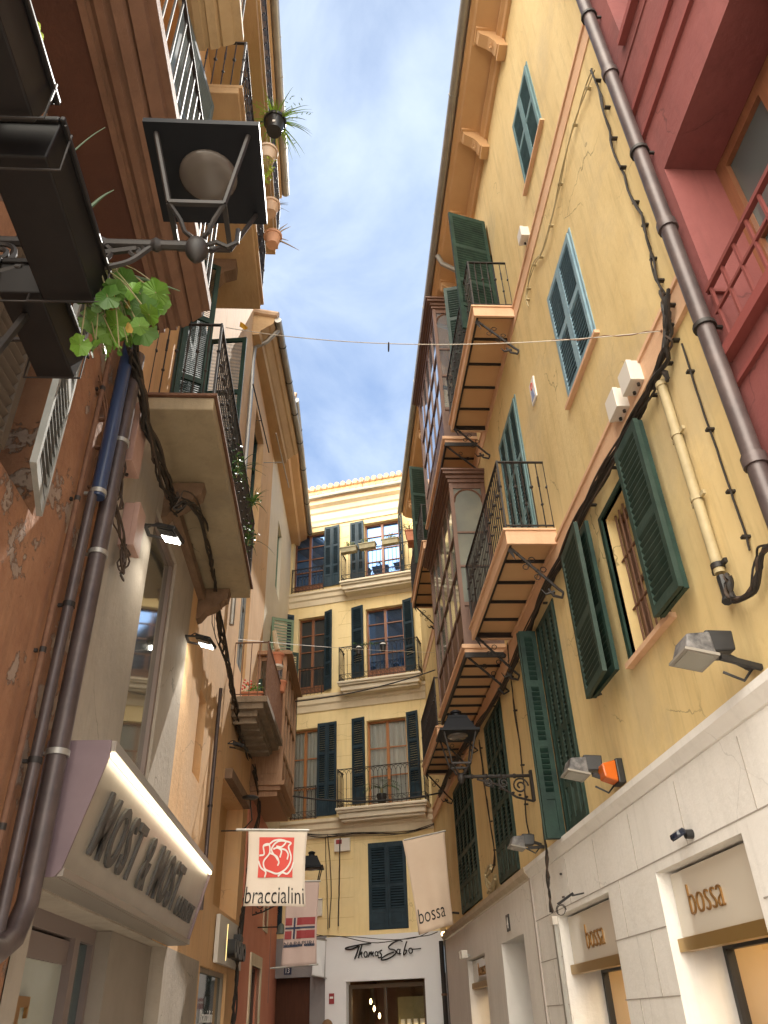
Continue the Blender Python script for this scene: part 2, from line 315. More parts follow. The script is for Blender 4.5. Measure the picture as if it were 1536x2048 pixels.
def windowp(b,x0,x1,z0,z1,d=.22,fm=None,gm=None,mull=1,bars=3,fw=.06,curtain=False,sill=None,name='window',panel=0,inner_dark=True):
    """frame is the part, pane etc. are sub-parts"""
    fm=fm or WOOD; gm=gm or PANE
    mb=MB(); y0=d; y1=d+.06
    mb.box(x0,x0+fw,y0,y1,z0,z1); mb.box(x1-fw,x1,y0,y1,z0,z1); mb.box(x0+fw,x1-fw,y0+.003,y1,z1-fw,z1); mb.box(x0+fw,x1-fw,y0+.003,y1,z0,z0+fw)
    for i in range(mull):
        x=x0+(x1-x0)*(i+1)/(mull+1); mb.box(x-fw*.75,x+fw*.75,y0-.012,y1,z0+fw,z1-fw)
    zb=z0+panel
    if panel: mb.box(x0+fw,x1-fw,y0+.012,y1-.01,z0+fw,zb)
    for j in range(bars):
        z=zb+(z1-zb)*(j+1)/(bars+1); mb.box(x0+fw,x1-fw,y0+.008,y1-.01,z-.014,z+.014)
    f=mb.build(name,fm,b)
    MB().quad((x0+.01,y1-.02,z0+.01),(x1-.01,y1-.02,z0+.01),(x1-.01,y1-.02,z1-.01),(x0+.01,y1-.02,z1-.01)).build('pane',gm,f)
    if curtain: 
        c=MB(); n=24
        for i in range(n):
            xa=x0+.02+(x1-x0-.04)*i/n; xb=x0+.02+(x1-x0-.04)*(i+1)/n; ya=y1+.06+.02*math.sin(i*1.9); yb=y1+.06+.02*math.sin((i+1)*1.9)
            c.quad((xa,ya,z0),(xb,yb,z0),(xb,yb,z1),(xa,ya,z1))
        c.build('curtain',CURT,f)
    if sill:
        MB().box(x0-.06,x1+.06,-.06,.05,z0-.045,z0-.004).build('sill',sill,f)
    return f
def railing(parent,x0,x1,dep,z0,h,m,sp=.11,style='knob',name='railing',sides=True,y0=0):
    mb=MB(); z1=z0+h; yo=-dep
    runs=[((x0,yo),(x1,yo))]
    if sides: runs+=[((x0,y0),(x0,yo)),((x1,yo),(x1,y0))]
    for (a,b) in runs:
        a=V((*a,0));b=V((*b,0)); L=(b-a).length
        mb.bar(a+V((0,0,z1)),b+V((0,0,z1)),.03,.014); mb.bar(a+V((0,0,z0+.05)),b+V((0,0,z0+.05)),.022,.012)
        n=max(2,round(L/sp))
        for i in range(n+1):
            p=a+(b-a)*i/n
            if style=='plain': mb.bar(p+V((0,0,z0)),p+V((0,0,z1)),.014)
            elif style=='knob':
                mb.tube([p+V((0,0,z0)),p+V((0,0,z1))],.0075,4)
                if i%2==0: mb.ball(p+V((0,0,z0+h*.62)),.022,6)
                else: mb.ball(p+V((0,0,z0+h*.36)),.018,6); mb.tube([p+V((0,0,z0+h*.62)),p+V((0,0,z0+h*.78))],.012,4)
            else:
                mb.tube([p+V((0,0,z0)),p+V((0,0,z1-.12))],.007,4)
                mb.ball(p+V((0,0,z0+h*.45)),.014,6)
                if i<n:
                    q=a+(b-a)*(i+1)/n; q2=a+(b-a)*min(n,i+2)/n
                    mb.tube([p+V((0,0,z1-.14)),p.lerp(q,.35)+V((0,0,z1-.05)),q+V((0,0,z1-.012))],.006,4)
                    mb.tube([q+V((0,0,z1-.14)),q.lerp(p,.35)+V((0,0,z1-.05)),p+V((0,0,z1-.012))],.006,4)
                    c=p.lerp(q,.5); e=(b-a).normalized()
                    mb.tube([c+e*.035*math.cos(t)+V((0,0,z0+.12+.045*math.sin(t))) for t in [k*math.pi/5 for k in range(9)]],.006,4)
        if style=='arch': mb.bar(a+V((0,0,z0+.19)),b+V((0,0,z0+.19)),.018,.01)
    for x in (x0,x1): mb.bar((x,yo,z0),(x,yo,z1+.02),.022)
    return mb.build(name,m,parent)
def textmesh(body,w,h,depth,bold=0,shear=0,spacing=1.0):
    cu=bpy.data.curves.new('t','FONT'); cu.body=body; cu.size=1; cu.extrude=.5; cu.offset=bold; cu.shear=shear; cu.space_character=spacing
    cu.resolution_u=4
    o=bpy.data.objects.new('t',cu); scene.collection.objects.link(o)
    dg=bpy.context.evaluated_depsgraph_get(); me=bpy.data.meshes.new_from_object(o.evaluated_get(dg))
    vs=[v.co.copy() for v in me.vertices]; fs=[tuple(p.vertices) for p in me.polygons]
    bpy.data.objects.remove(o); bpy.data.curves.remove(cu); bpy.data.meshes.remove(me)
    xa=min(v.x for v in vs); xb=max(v.x for v in vs); ya=min(v.y for v in vs); yb=max(v.y for v in vs)
    mb=MB(); mb.add([((v.x-xa)/(xb-xa)*w,-(v.z+.5)*depth,(v.y-ya)/(yb-ya)*h) for v in vs],fs); return mb
def wob(pts,amp,n=8,seed=0,flat=None):
    """wobbly polyline through pts"""
    rnd=random.Random(seed); pts=[V(p) for p in pts]; o=[]
    for i in range(len(pts)-1):
        for k in range(n):
            t=k/n; p=pts[i].lerp(pts[i+1],t); o.append(p+V((rnd.uniform(-amp,amp),rnd.uniform(-amp,amp),rnd.uniform(-amp,amp))))
    o.append(pts[-1]); return o
def catmull(pts,n=8):
    pts=[V(p) for p in pts]; P=[pts[0]*2-pts[1]]+pts+[pts[-1]*2-pts[-2]]; o=[]
    for i in range(1,len(P)-2):
        for k in range(n):
            t=k/n; a,b,c,d=P[i-1],P[i],P[i+1],P[i+2]
            o.append(.5*((2*b)+(c-a)*t+(2*a-5*b+4*c-d)*t*t+(3*b-a-3*c+d)*t**3))
    o.append(pts[-1]); return o
def spiral(c,r,turns,ax,ay,n=20,start=0,r1=.15):
    c=V(c); return [c+V(ax)*(r*(1-(1-r1)*k/n))*math.cos(start+turns*2*math.pi*k/n)+V(ay)*(r*(1-(1-r1)*k/n))*math.sin(start+turns*2*math.pi*k/n) for k in range(n+1)]
def eave(b,x0,x1,z,out,m,gut=True,corbels=0,tiles=True,tile_up=.1,gm=None,y0=0,corb_mat=None):
    """moulded cornice with soffit, gutter and tile edge"""
    mb=MB()
    prof=[(y0+.02,z-.42),(y0-.05,z-.42),(y0-.07,z-.36),(y0-.12,z-.33),(y0-.12,z-.28),(y0-.10,z-.25),(y0-out+.08,z-.16),(y0-out+.05,z-.12),(y0-out,z-.10),(y0-out,z),(y0+.02,z)]
    mb.prism([(x0,p[0],p[1]) for p in prof],(x1-x0,0,0)); c=mb.build('cornice',m,b)
    if corbels:
        for i in range(corbels):
            x=x0+(x1-x0)*(i+.5)/corbels
            k=MB(); pr=[(y0-.10,z-.62),(y0-.14,z-.60),(y0-.17,z-.50),(y0-.24,z-.40),(y0-out*.72,z-.30),(y0-out*.8,z-.17),(y0-.04,z-.2),(y0-.0,z-.62)]
            k.prism([(x-.085,p[0],p[1]) for p in pr],(.17,0,0)); k.box(x-.12,x+.12,y0-out*.8,y0-.0,z-.22,z-.165); k.box(x-.11,x+.11,y0-.12,y0,z-.67,z-.60)
            k.tube(spiral((x,y0-.205,z-.5),.045,1,(1,0,0),(0,-.5,1),10),.01,4)
            k.build('corbel',m,b)
    if gut:
        g=MB(); n=14; pts=[(x0+(x1-x0)*i/n,y0-out-.07,z+.02+.012*math.sin(i*2.3)) for i in range(n+1)]
        g.tube(pts,.075,10); 
        for i in range(1,n,2): g.tube([V(pts[i])+V((d,0,0)) for d in (-.012,.012)],.083,10)
        g.build('gutter',gm or ZINC,b)
    if tiles:
        t=MB(); n=int((x1-x0)/.21)
        for i in range(n):
            x=x0+(i+.5)*(x1-x0)/n; ys=y0-out-.02+random.uniform(-.02,.02)
            t.tube([(x,ys,z+.09+tile_up*.5),(x,ys+.6,z+.30+tile_up*.5)],.085,8)
        t.box(x0,x1,y0-out+.03,y0+.6,z+.005,z+.06)
        t.build('roof',TILE,b)
    return c
# ------------------------------------------------------------------ ground
tag(MB().quad((-400,-400,0),(400,-400,0),(400,400,0),(-400,400,0)).build('ground',PAVE),None,None,None,'structure')
pv=MB()
for j in range(-6,56):
    for i in range(-4,5):
        x=i*.5+(.25 if j%2 else 0)-.0; y=j*.4
        pv.box(max(-1.78,x),min(2.38,x+.485),y,y+.385,.0,.012)
tag(pv.build('paving',mat('paving_slab',(.38,.34,.29),.7,col2=(.44,.40,.34),scale=1.3,bump=.2)),None,None,None,'structure')
# ================================================================== RIGHT SIDE: yellow building
B=FR.root('yellow_building',0,0,0,'long yellow plastered building with iron balconies above a white shop front','building')
XE=-21.0; X0=-3.24
ops_up=[(-5.74,-4.86,10.30,11.70,.12),(-5.84,-4.88,6.82,8.37,.12),(-8.78,-7.63,6.03,8.57,.14),(-5.70,-4.86,3.95,5.30,.19),(-8.33,-7.5,3.14,5.44,.2),
        (-12.1,-10.72,3.18,5.48,.12),(-16.0,-13.75,3.2,5.42,.12),(-8.8,-7.63,9.62,12.2,.2),(-15.9,-14.6,6.05,8.4,.15),(-16.1,-14.7,10.1,12.6,.15)]
mb=wallmesh(XE,X0,3.12,13.75,ops_up,back=4.5)
mb.build('wall',YEL,B)
ops_lo=[(-6.10,-4.66,.0,2.45,.42),(-9.07,-7.27,0,2.47,.42),(-12.39,-10.86,.0,2.46,.45),(-15.75,-13.88,0,2.45,.35)]
gf=wallmesh(-18.7,X0+1.6,0,2.98,ops_lo,back=4.5,y=-.03,shell=False)
gfo=gf.build('ground_floor_wall',WHITE,B)
# incised block joints
j=MB()
def joint(x0,x1,z0,z1): j.box(x0,x1,-.0335,-.0295,z0,z1)
rows=[.42,.84,1.26,1.68,2.10,2.52]
def inop(x,z): return any(o[0]-.01<x<o[1]+.01 and o[2]<=z<o[3]+.01 for o in ops_lo)
for zi,z in enumerate(rows):
    x=-10.1
    while x<X0+1.6:
        if not inop(x+.05,z): joint(x,x+.1,z-.004,z+.004)
        x+=.1
    x=-10.0+(.5 if zi%2 else 0)
    while x<X0+1.5:
        zt=rows[zi+1] if zi+1<len(rows) else 2.94
        if not inop(x,z) and not inop(x,zt-.01): joint(x-.003,x+.003,z+.004,zt-.004)
        x+=1.02
j.build('block_joints',mat('block_joint_grey',(.33,.30,.265),.9),gfo)  # grey mortar joints
# ledge: nearer part and thinner far part
lg=MB(); pr=[(.02,2.985),(-.045,2.985),(-.07,3.03),(-.09,3.06),(-.09,3.11),(.02,3.155)]
lg.prism([(-10.12,p[0],p[1]) for p in pr],(8.3,0,0))
lg.build('ledge',WHITE,B)
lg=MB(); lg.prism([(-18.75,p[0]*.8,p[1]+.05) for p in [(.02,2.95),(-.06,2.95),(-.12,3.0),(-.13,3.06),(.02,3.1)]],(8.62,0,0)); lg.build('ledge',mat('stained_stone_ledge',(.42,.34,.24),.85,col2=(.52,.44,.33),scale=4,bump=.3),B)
MB().box(-10.16,-10.09,-.045,-.03,0,2.98).build('joint_strip',mat('grey_joint',(.42,.38,.35),.8),B)
# string courses
for (z0,z1,x1,nm) in ((5.62,5.90,X0-.05,'string_course'),(9.36,9.62,X0-.05,'string_course')):
    s=MB(); s.box(XE,x1,-.012,.01,z0,z1); s.box(XE,x1,-.03,.01,z1-.035,z1+.0); 
    if z0<6: s.box(XE,x1,-.035,.01,z0-.03,z0+.015)
    s.build(nm,PEACH,B)
# eave
eave(B,-18.3,X0+.1,13.72,.50,ORANGE,corbels=10,tiles=True,tile_up=.02)
gd=MB(); gd.tube([FRp for FRp in [(-9.35,-.50,13.62),(-9.4,-.42,13.45),(-9.45,-.12,13.3),(-9.45,-.06,12.9),(-9.45,-.06,9.7)]],.05,8); gd.build('gutter_outlet',ZINC,B)
# windows -------------------------------------------------------
def flush_shutters(x0,x1,z0,z1,m,n=2,rails=(.5,),panel=0,dy=-.03,sill=None,sp=.05,fr=None):
    f=MB(); f.box(x0,x0+.035,-.012,.1,z0,z1); f.box(x1-.035,x1,-.012,.1,z0,z1); f.box(x0+.035,x1-.035,-.011,.1,z1-.035,z1)
    fo=f.build('window',fr or m,B)
    MB().quad((x0,.10,z0),(x1,.10,z0),(x1,.10,z1),(x0,.10,z1)).build('pane',PANED,fo)
    wl=(x1-x0-.07)/n
    for i in range(n): shutter(fo,x0+.035+i*wl,dy,z0+.01,0,wl-.005,z1-z0-.045,m,rails,panel,sp)
    if sill: MB().box(x0-.06,x1+.05,-.05,.02,z0-.04,z0-.003).build('sill',sill,fo)
    return fo
flush_shutters(-5.74,-4.86,10.30,11.70,BLUEG,sill=PEACH)
flush_shutters(-5.84,-4.88,6.82,8.37,BLUE,sill=PEACH,sp=.055)
flush_shutters(-8.78,-7.63,6.03,8.57,BLUEG,n=3,rails=(.33,.64),panel=.5,sp=.055)
# barred window with bi-fold open shutters
f=windowp(B,-5.70,-4.86,3.95,5.30,d=.14,fm=BROWN,gm=mat('curtained_glass',(.50,.36,.16),.3,col2=(.55,.42,.22),scale=3),mull=1,bars=1,sill=PEACH)
g=MB(); 
for i in range(8): x=-5.62+i*.098; g.tube([(x,.09,3.96),(x,.09,5.29)],.010,5)
for z in (4.4,4.86): g.bar((-5.69,.09,z),(-4.87,.09,z),.022,.012)
g.build('window_bars',RUST,f)
g=MB(); g.box(-5.76,-4.80,-.02,.03,5.30,5.345); g.box(-5.76,-5.70,-.02,.03,3.95,5.30); g.build('shutter_frame',DKGR,f)
shutter(f,-4.80,-.17,3.90,0,.47,1.43,MIDGR,(.46,),0,.052); shutter(f,-4.80,-.125,3.90,0,.45,1.43,DKGR,(.46,),0,.052)
shutter(f,-6.43,-.20,3.90,R(4),.66,1.43,MIDGR,(.42,),0,.052); shutter(f,-6.41,-.15,3.90,0,.66,1.43,DKGR,(.42,),0,.052)
g=MB(); g.tube([(-6.43,-.05,3.95),(-6.47,-.14,3.93),(-6.52,-.16,3.95)],.012,5); g.build('shutter_catch',IRON,f)
# tall door with one leaf standing out
fo=MB(); fo.box(-8.33,-8.29,-.012,.1,3.14,5.44); fo.box(-7.54,-7.5,-.012,.1,3.14,5.44); fo.box(-8.29,-7.54,-.011,.1,5.40,5.44); fo=fo.build('window',DKGR,B)
MB().quad((-8.33,.15,3.14),(-7.5,.15,3.14),(-7.5,.15,5.44),(-8.33,.15,5.44)).build('pane',PANED,fo)
for i in range(2): shutter(fo,-7.92+i*.205*1.0,-.03,3.15,0,.205,2.26,MIDGR,(.42,.72),.42,.055)
shutter(fo,-8.13,-.03,3.15,0,.205,2.26,MIDGR,(.42,.72),.42,.055)
shutter(fo,-8.36,-.035,3.10,R(90),.21,2.30,MIDGR,(.42,.72),.42,.055)
shutter(fo,-8.31,-.035,3.10,R(90),.20,2.30,DKGR,(.42,.72),.42,.055)
flush_shutters(-12.1,-10.72,3.18,5.48,MIDGR,n=4,rails=(.42,.72),panel=.42,sp=.055)
flush_shutters(-16.0,-13.75,3.2,5.42,MIDGR,n=5,rails=(.42,.72),panel=.42,sp=.055)
f=windowp(B,-8.8,-7.63,9.62,12.2,d=.16,fm=DKGR,gm=PANED,mull=1,bars=3,panel=.5)
shutter(f,-7.62,-.05,9.62,R(75),.62,2.6,DKGR,(.4,.7),.5,.055,label='dark green shutter leaf standing open above the balcony')
shutter(f,-8.86,-.05,9.62,R(104),.50,2.6,DKGR,(.4,.7),.5,.055)
f=windowp(B,-15.9,-14.6,6.05,8.4,d=.12,fm=MIDGR,gm=PANED,mull=1,bars=3,panel=.5)
f=windowp(B,-16.1,-14.7,10.1,12.6,d=.12,fm=MIDGR,gm=PANED,mull=1,bars=3,panel=.5)
shutter(f,-15.0,-.04,10.1,R(80),.6,2.7,MIDGR,(.4,.7),.5,.055); shutter(f,-16.7,-.04,10.1,0,.6,2.7,MIDGR,(.4,.7),.5,.055)
# balconies -----------------------------------------------------
def balcony(x0,x1,z,dep=.56,near=True,rail=True,nb=5,h=.92,brk=(0,1)):
    s=MB(); s.box(x0,x1,-dep,0,z+.13,z+.20); s.box(x0-.02,x1+.02,-dep-.025,0,z+.165,z+.19)
    s.box(x0,x0+.035,-dep,0,z,z+.13); s.box(x1-.035,x1,-dep,0,z,z+.13); s.box(x0+.035,x1-.035,-dep,-dep+.035,z,z+.13)
    so=s.build('balcony',PEACH,B)
    k=MB(); k.box(x0+.035,x1-.035,-dep+.035,-.002,z+.085,z+.128); k.build('soffit',ORANGE,so)
    k=MB(); k.box(x0+.036,x0+.068,-dep+.036,0,z+.02,z+.083); k.box(x1-.068,x1-.036,-dep+.036,0,z+.02,z+.083); k.box(x0+.07,x1-.07,-dep+.036,-dep+.07,z+.02,z+.083)
    for i in range(1,nb): x=x0+(x1-x0)*i/nb; k.box(x-.012,x+.012,-dep+.071,-.0,z+.05,z+.084)
    k.build('iron_frame',IRON,so)
    if rail: railing(so,x0+.03,x1-.03,dep-.02,z+.20,h,IRON,.095)
    for q in brk:
        x=(x1-.10) if q else (x0+.10)
        t=MB(); a=V((x,-dep+.05,z+.01)); c=V((x,-.05,z-.50))
        t.tube([a,a.lerp(c,.33),a.lerp(c,.7),c,V((x,-.005,z-.54)),V((x,-.03,z-.60)),V((x,-.11,z-.58)),V((x,-.16,z-.50))],.016,6)
        for i in range(9): p=a.lerp(c,.06+i*.1); t.ball(p,.022 if i%2 else .014,5)
        for w_ in (.38,.62):
            p=a.lerp(c,w_)
            t.tube(spiral(p+V((0,-.03,-.05)),.035,1,(0,1,0),(0,0,1),9,0,.8),.006,4); t.tube(spiral(p+V((0,.045,.04)),.035,1,(0,1,0),(0,0,1),9,0,.8),.006,4)
        t.add([(x-.03,-dep+.06,z),(x+.03,-dep+.06,z),(x,-dep+.10,z-.16),(x,-dep+.02,z-.02)],[(0,1,2),(0,2,3),(1,3,2)])
        t.tube([(x,-.10,z-.53),(x-.0,-.2,z-.56),(x,-.24,z-.50)],.02,5,.004)
        t.build('bracket',IRON,so)
    return so
balcony(-9.52,-7.0,5.84)
balcony(-9.50,-7.05,9.44)
balcony(-16.3,-13.7,5.84)
balcony(-16.6,-13.8,9.84)
# glazed bays ----------------------------------------------------
def bay(x0,x1,z0,z1,dep,slab=True,gm=PANEC,arch=True):
    m=MB(); y=-dep; zb=z0+.62; zt=z1-.30
    def post(x,y_,w=.05): m.box(x-w/2,x+w/2,y_-w/2,y_+w/2,z0,z1-.16)
    nf=5
    for i in range(nf+1): post(x0+.03+(x1-x0-.06)*i/nf,y+.03,.06 if i in (0,nf) else .028)
    for x in (x0+.03,x1-.03):
        m.box(x-.03,x+.03,-.07,0,z0,z1-.16)
    for zz,hh in ((z0,.10),(zb,.06),(z0+(z1-z0)*.42,.035),(z0+(z1-z0)*.62,.03),(zt,.10)):
        m.box(x0+.012,x1-.012,y+.012,y+.05,zz,zz+hh)
        m.box(x0+.012,x0+.05,y+.05,-.002,zz,zz+hh); m.box(x1-.05,x1-.012,y+.05,-.002,zz,zz+hh)
    # arched heads
    for i in range(nf):
        xa=x0+.03+(x1-x0-.06)*i/nf; xb=x0+.03+(x1-x0-.06)*(i+1)/nf; c=(xa+xb)/2; r=(xb-xa)/2-.02
        m.tube([(c+r*math.cos(t),y+.03,zt-.22+r*math.sin(t)) for t in [math.pi*k/8 for k in range(9)]],.010,4)
    for x in (x0+.03,x1-.03):
        m.tube([(x,-dep/2+(dep/2-.06)*math.cos(t),zt-.26+.25*math.sin(t)) for t in [math.pi*k/10 for k in range(11)]],.02,4)
    f=m.build('glazed_bay',BROWN,B)
    p=MB(); p.quad((x0+.03,y+.035,zb),(x1-.03,y+.035,zb),(x1-.03,y+.035,zt),(x0+.03,y+.035,zt)); p.build('pane',gm,f)
    for x in (x0+.032,x1-.032): MB().quad((x,y+.04,zb),(x,-.01,zb),(x,-.01,zt),(x,y+.04,zt)).build('pane',gm,f)
    q=MB(); q.box(x0+.03,x1-.03,y+.045,-.002,z0+.02,zb+.02)
    for i in range(nf):
        xa=x0+.03+(x1-x0-.06)*i/nf; xb=x0+.03+(x1-x0-.06)*(i+1)/nf; q.box(xa+.07,xb-.07,y+.018,y+.045,z0+.17,zb-.07)
    for x,s_ in ((x1-.03,1),(x0+.03,-1)): q.box(min(x,x+s_*.012),max(x,x+s_*.012),y+.11,-.09,z0+.17,zb-.07)
    q.build('base_panel',BROWN,f)
    c=MB(); 
    for k,(o,za,zc) in enumerate(((.02,-.20,-.14),(.05,-.14,-.08),(.10,-.08,-.03),(.13,-.03,.0))): c.box(x0-o,x1+o,y-o,0,z1+za,z1+zc)
    c.build('cornice',BROWN,f)
    if slab:
        s=MB(); s.box(x0-.03,x1+.03,y-.04,0,z0-.06,z0-.002); s.box(x0,x1,y,0,z0-.115,z0-.06); so=s.build('slab',PEACH,f)
        k=MB(); k.box(x0+.02,x1-.02,y+.03,-.002,z0-.135,z0-.116); k.build('soffit',ORANGE,f)
        k=MB(); k.box(x0,x0+.02,y,0,z0-.19,z0-.116); k.box(x1-.02,x1,y,0,z0-.19,z0-.116); k.box(x0+.02,x1-.02,y,y+.03,z0-.19,z0-.116)
        for i in range(1,7): x=x0+(x1-x0)*i/7; k.box(x-.011,x+.011,y+.03,-.0,z0-.17,z0-.136)
        for x in (x0+.08,x1-.08):
            a=V((x,-dep+.05,z0-.16)); cc=V((x,-.05,z0-.62)); k.tube([a,cc,V((x,-.005,z0-.66)),V((x,-.08,z0-.70)),V((x,-.15,z0-.62))],.016,6)
            for i in range(8): k.ball(a.lerp(cc,.08+i*.11),.02,5)
            for w_ in (.38,.62): k.tube(spiral(a.lerp(cc,w_)+V((0,.04,.04)),.035,1,(0,1,0),(0,0,1),9,0,.8),.006,4)
        k.build('iron_frame',IRON,f)
    return f
bay(-12.95,-10.02,6.0,9.02,.58)
bay(-12.95,-10.12,9.85,13.22,.56,gm=mat('sky_glass',(.45,.50,.58),.04,metal=.8))
# ground floor shop windows
def shopwin(x0,x1,zs,dy=.22,txt=True,gold=True,label=None):
    fr=MB(); fr.box(x0+.0,x0+.05,.34,.40,0,zs); fr.box(x1-.05,x1,.34,.40,0,zs); fr.box(x0+.05,x1-.05,.34,.40,zs-.10,zs)
    fo=fr.build('shop_window',BLKP,B)
    MB().quad((x0+.02,.37,.02),(x1-.02,.37,.02),(x1-.02,.37,zs-.02),(x0+.02,.37,zs-.02)).build('pane',CLEAR,fo)
    MB().box(x0+.004,x1-.004,.125,.34,zs-.03,zs+.40).build('shutter_box',BLKP,fo)
    r=MB(); y0,y1=.44,2.6
    r.quad((x0-.3,y1,0),(x1+.3,y1,0),(x1+.3,y1,2.4),(x0-.3,y1,2.4)); r.quad((x0-.3,y0,2.4),(x0-.3,y1,2.4),(x1+.3,y1,2.4),(x1+.3,y0,2.4))
    r.quad((x0-.3,y0,0),(x0-.3,y1,0),(x0-.3,y1,2.4),(x0-.3,y0,2.4)); r.quad((x1+.3,y0,0),(x1+.3,y1,0),(x1+.3,y1,2.4),(x1+.3,y0,2.4)); r.quad((x0-.3,y0,.03),(x1+.3,y0,.03),(x1+.3,y1,.03),(x0-.3,y1,.03))
    r.build('interior',INT,fo)
    d=MB()
    for i,(a,w_) in enumerate(((.15,.18),(.5,.12),(.8,.2))): x=x0+(x1-x0)*a; d.box(x,x+w_,1.3+.3*i,1.5+.3*i,.03,2.38)
    d.build('display_shelf',mat('shop_wood',(.28,.12,.035),.5,col2=(.36,.17,.05),scale=4,stretch=(4,4,.3)),fo)
    for i in range(5): MB().lathe([(.001,2.33),(.07,2.33),(.08,2.36),(.001,2.37)],(x0+(x1-x0)*(.12+.19*i),.75+.3*(i%2),0),12).build('ceiling_spotlight',WARM,fo)
    ld=bpy.data.lights.new('shop_light','AREA'); ld.size=1.2; ld.energy=16; ld.color=(1,.72,.42); lo=bpy.data.objects.new('shop_light',ld); scene.collection.objects.link(lo); lo.parent=fo; lo.location=((x0+x1)/2,1.3,2.32)
shopwin(-6.10,-4.66,2.04); shopwin(-9.07,-7.27,2.04); shopwin(-15.75,-13.88,2.1)
def bossasign(x0,x1,z0,z1,y,label,tx,tw,tz,th):
    r=FR.root('shop_sign',(x0+x1)/2,y,z0,label,'sign','white bossa fascia boards over the shop windows')
    h=(x1-x0)/2
    MB().box(-h,h,-.015,.03,0,z1-z0).build('sign_board',SIGNW,r,bevel=.004)
    MB().box(-h-.01,h+.01,-.055,.035,-.085,-.004).build('brass_strip',BRASS,r)
    t=textmesh('bossa',tw,th,.012,bold=-.02)
    o=MB().merge(t,M4.Translation((tx-(x0+x1)/2,-.016,tz-z0))).build('lettering',GOLD,r)
    return r
bossasign(-6.08,-4.68,2.02,2.43,.08,'largest white bossa board over the nearest shop window on the right',-5.82,.55,2.14,.19)
bossasign(-9.05,-7.29,2.02,2.45,.08,'white bossa board over the shop window between the door and the nearest window',-8.45,.58,2.12,.21)
bossasign(-15.73,-13.9,2.10,2.43,.07,'smallest white bossa board over the farthest shop window, beyond the dark door',-15.1,.7,2.18,.19)
# entrance door with panels
d=MB(); d.box(-12.37,-12.27,.36,.45,0,2.44); d.box(-10.98,-10.88,.36,.45,0,2.44); d.box(-12.27,-10.98,.36,.45,2.34,2.44); d.box(-12.27,-10.98,.41,.45,0,2.34)
for x in (-12.22,-11.59):
    for z0_,z1_ in ((.15,.95),(1.05,1.45),(1.55,2.25)): d.box(x+.04,x+.52,.395,.41,z0_,z1_); d.box(x+.1,x+.46,.38,.395,z0_+.06,z1_-.06)
do=d.build('door',DKWOOD,B); MB().ball((-11.66,.35,1.15),.03,8).build('handle',BRASS,do)
# dark gap between yellow building and corner
# ================================================================== RED building (near right)
Bq=FR.root('red_building',0,0,0,'dark red building at the near right with a deep window recess','building')
rop=[(-3.13,-1.75,4.88,6.65,.38),(-3.02,-1.75,8.26,10.2,.30)]
mb=wallmesh(-3.235,-.9,2.9,14.2,rop,back=4.5,y=-.05); mb.build('wall',RED,Bq)
for z,pr_,h_ in ((7.50,.035,.05),(7.16,.03,.035),(4.62,.03,.03),(8.02,.012,.02)):
    MB().box(-3.22,-.9,-.05-pr_,-.045,z,z+h_).build('string_course',REDD if h_>.02 else RED,Bq)
s=MB(); s.box(-3.20,-1.65,-.12,.0,4.80,4.875); s.build('sill',REDD,Bq)
s=MB(); s.box(-3.02,-1.70,-.11,.0,8.19,8.255); s.build('sill',REDD,Bq)
f=windowp(Bq,-3.13,-1.75,4.88,6.65,d=.33,fm=WOOD,gm=mat('grey_reflective_glass',(.16,.19,.19),.05,metal=.6),mull=1,bars=1,fw=.10)
rl=MB(); zt=5.33
rl.bar((-3.12,-.09,zt),(-1.7,-.09,zt),.035,.03); rl.bar((-3.12,-.09,zt-.2),(-1.7,-.09,zt-.2),.02)
for i in range(9): x=-3.08+i*.16; rl.bar((x,-.09,4.88),(x,-.09,zt),.018)
rl.bar((-3.12,-.09,zt),(-3.12,.02,zt),.03); rl.build('guard_rail',mat('dark_red_iron',(.16,.04,.035),.5),f)
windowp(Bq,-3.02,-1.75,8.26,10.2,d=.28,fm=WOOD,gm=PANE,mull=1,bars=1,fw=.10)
# brown downpipe on the joint
dp=FR.root('downpipe',-3.17,-.16,0,'long brown downpipe on the joint of the yellow and red facades','pipe')
t=MB(); t.tube([(0,0,z) for z in (3.0,5,7,9,11,13.6)],.054,12); t.build('pipe',PIPEB,dp)
for z in (5.05,6.9,9.0,11.0):
    t=MB(); t.tube([(0,0,z),(0,0,z+.03)],.07,12); t.bar((.0,.05,z+.015),(.0,.16,z+.015),.02); t.build('pipe_clamp',IRON,dp)
for z in (6.0,8.0,10.0,4.0):
    t=MB(); t.tube([(0,0,z),(0,0,z+.07)],.068,12); t.build('pipe_collar',PIPEB,dp)
# ================================================================== CENTRE building across the end of the alley
Cb=FE.root('pale_yellow_building',0,0,0,'pale yellow building closing the alley, with stone balconies and blue-green shutters','building')
eo=[(-2.95,-1.95,12.5,14.55,.22),(-.66,.44,12.5,14.55,.22),(-2.72,-1.9,9.25,11.6,.22),(-.66,.44,9.5,11.6,.22),(-2.85,-2.05,5.95,8.28,.22),(-.70,.38,6.15,8.3,.22),(-.70,.20,3.36,5.2,.15),(-3.15,-2.15,0,2.5,.35),(-3.3,-2.9,3.4,5.2,.15)]
mb=wallmesh(-6,1.42,3.24,15.2,eo[:7]+[eo[8]],back=4); mb.build('wall',CYEL,Cb)
wallmesh(-6,-1.76,0,3.3,[eo[7]],back=1,shell=False,y=-.015).build('grey_ground_floor_wall',GREY,Cb)
s=MB()
for z in [3.24+.42*i for i in range(29)]:
    for a,b_ in ((-3.3,1.1),):
        xs=a
        while xs<b_:
            if not any(o[0]-.42<xs+.05<o[1]+.42 and o[2]-.1<z<o[3]+.1 for o in eo): s.box(xs,xs+.1,-.003,.002,z,z+.006)
            xs+=.1
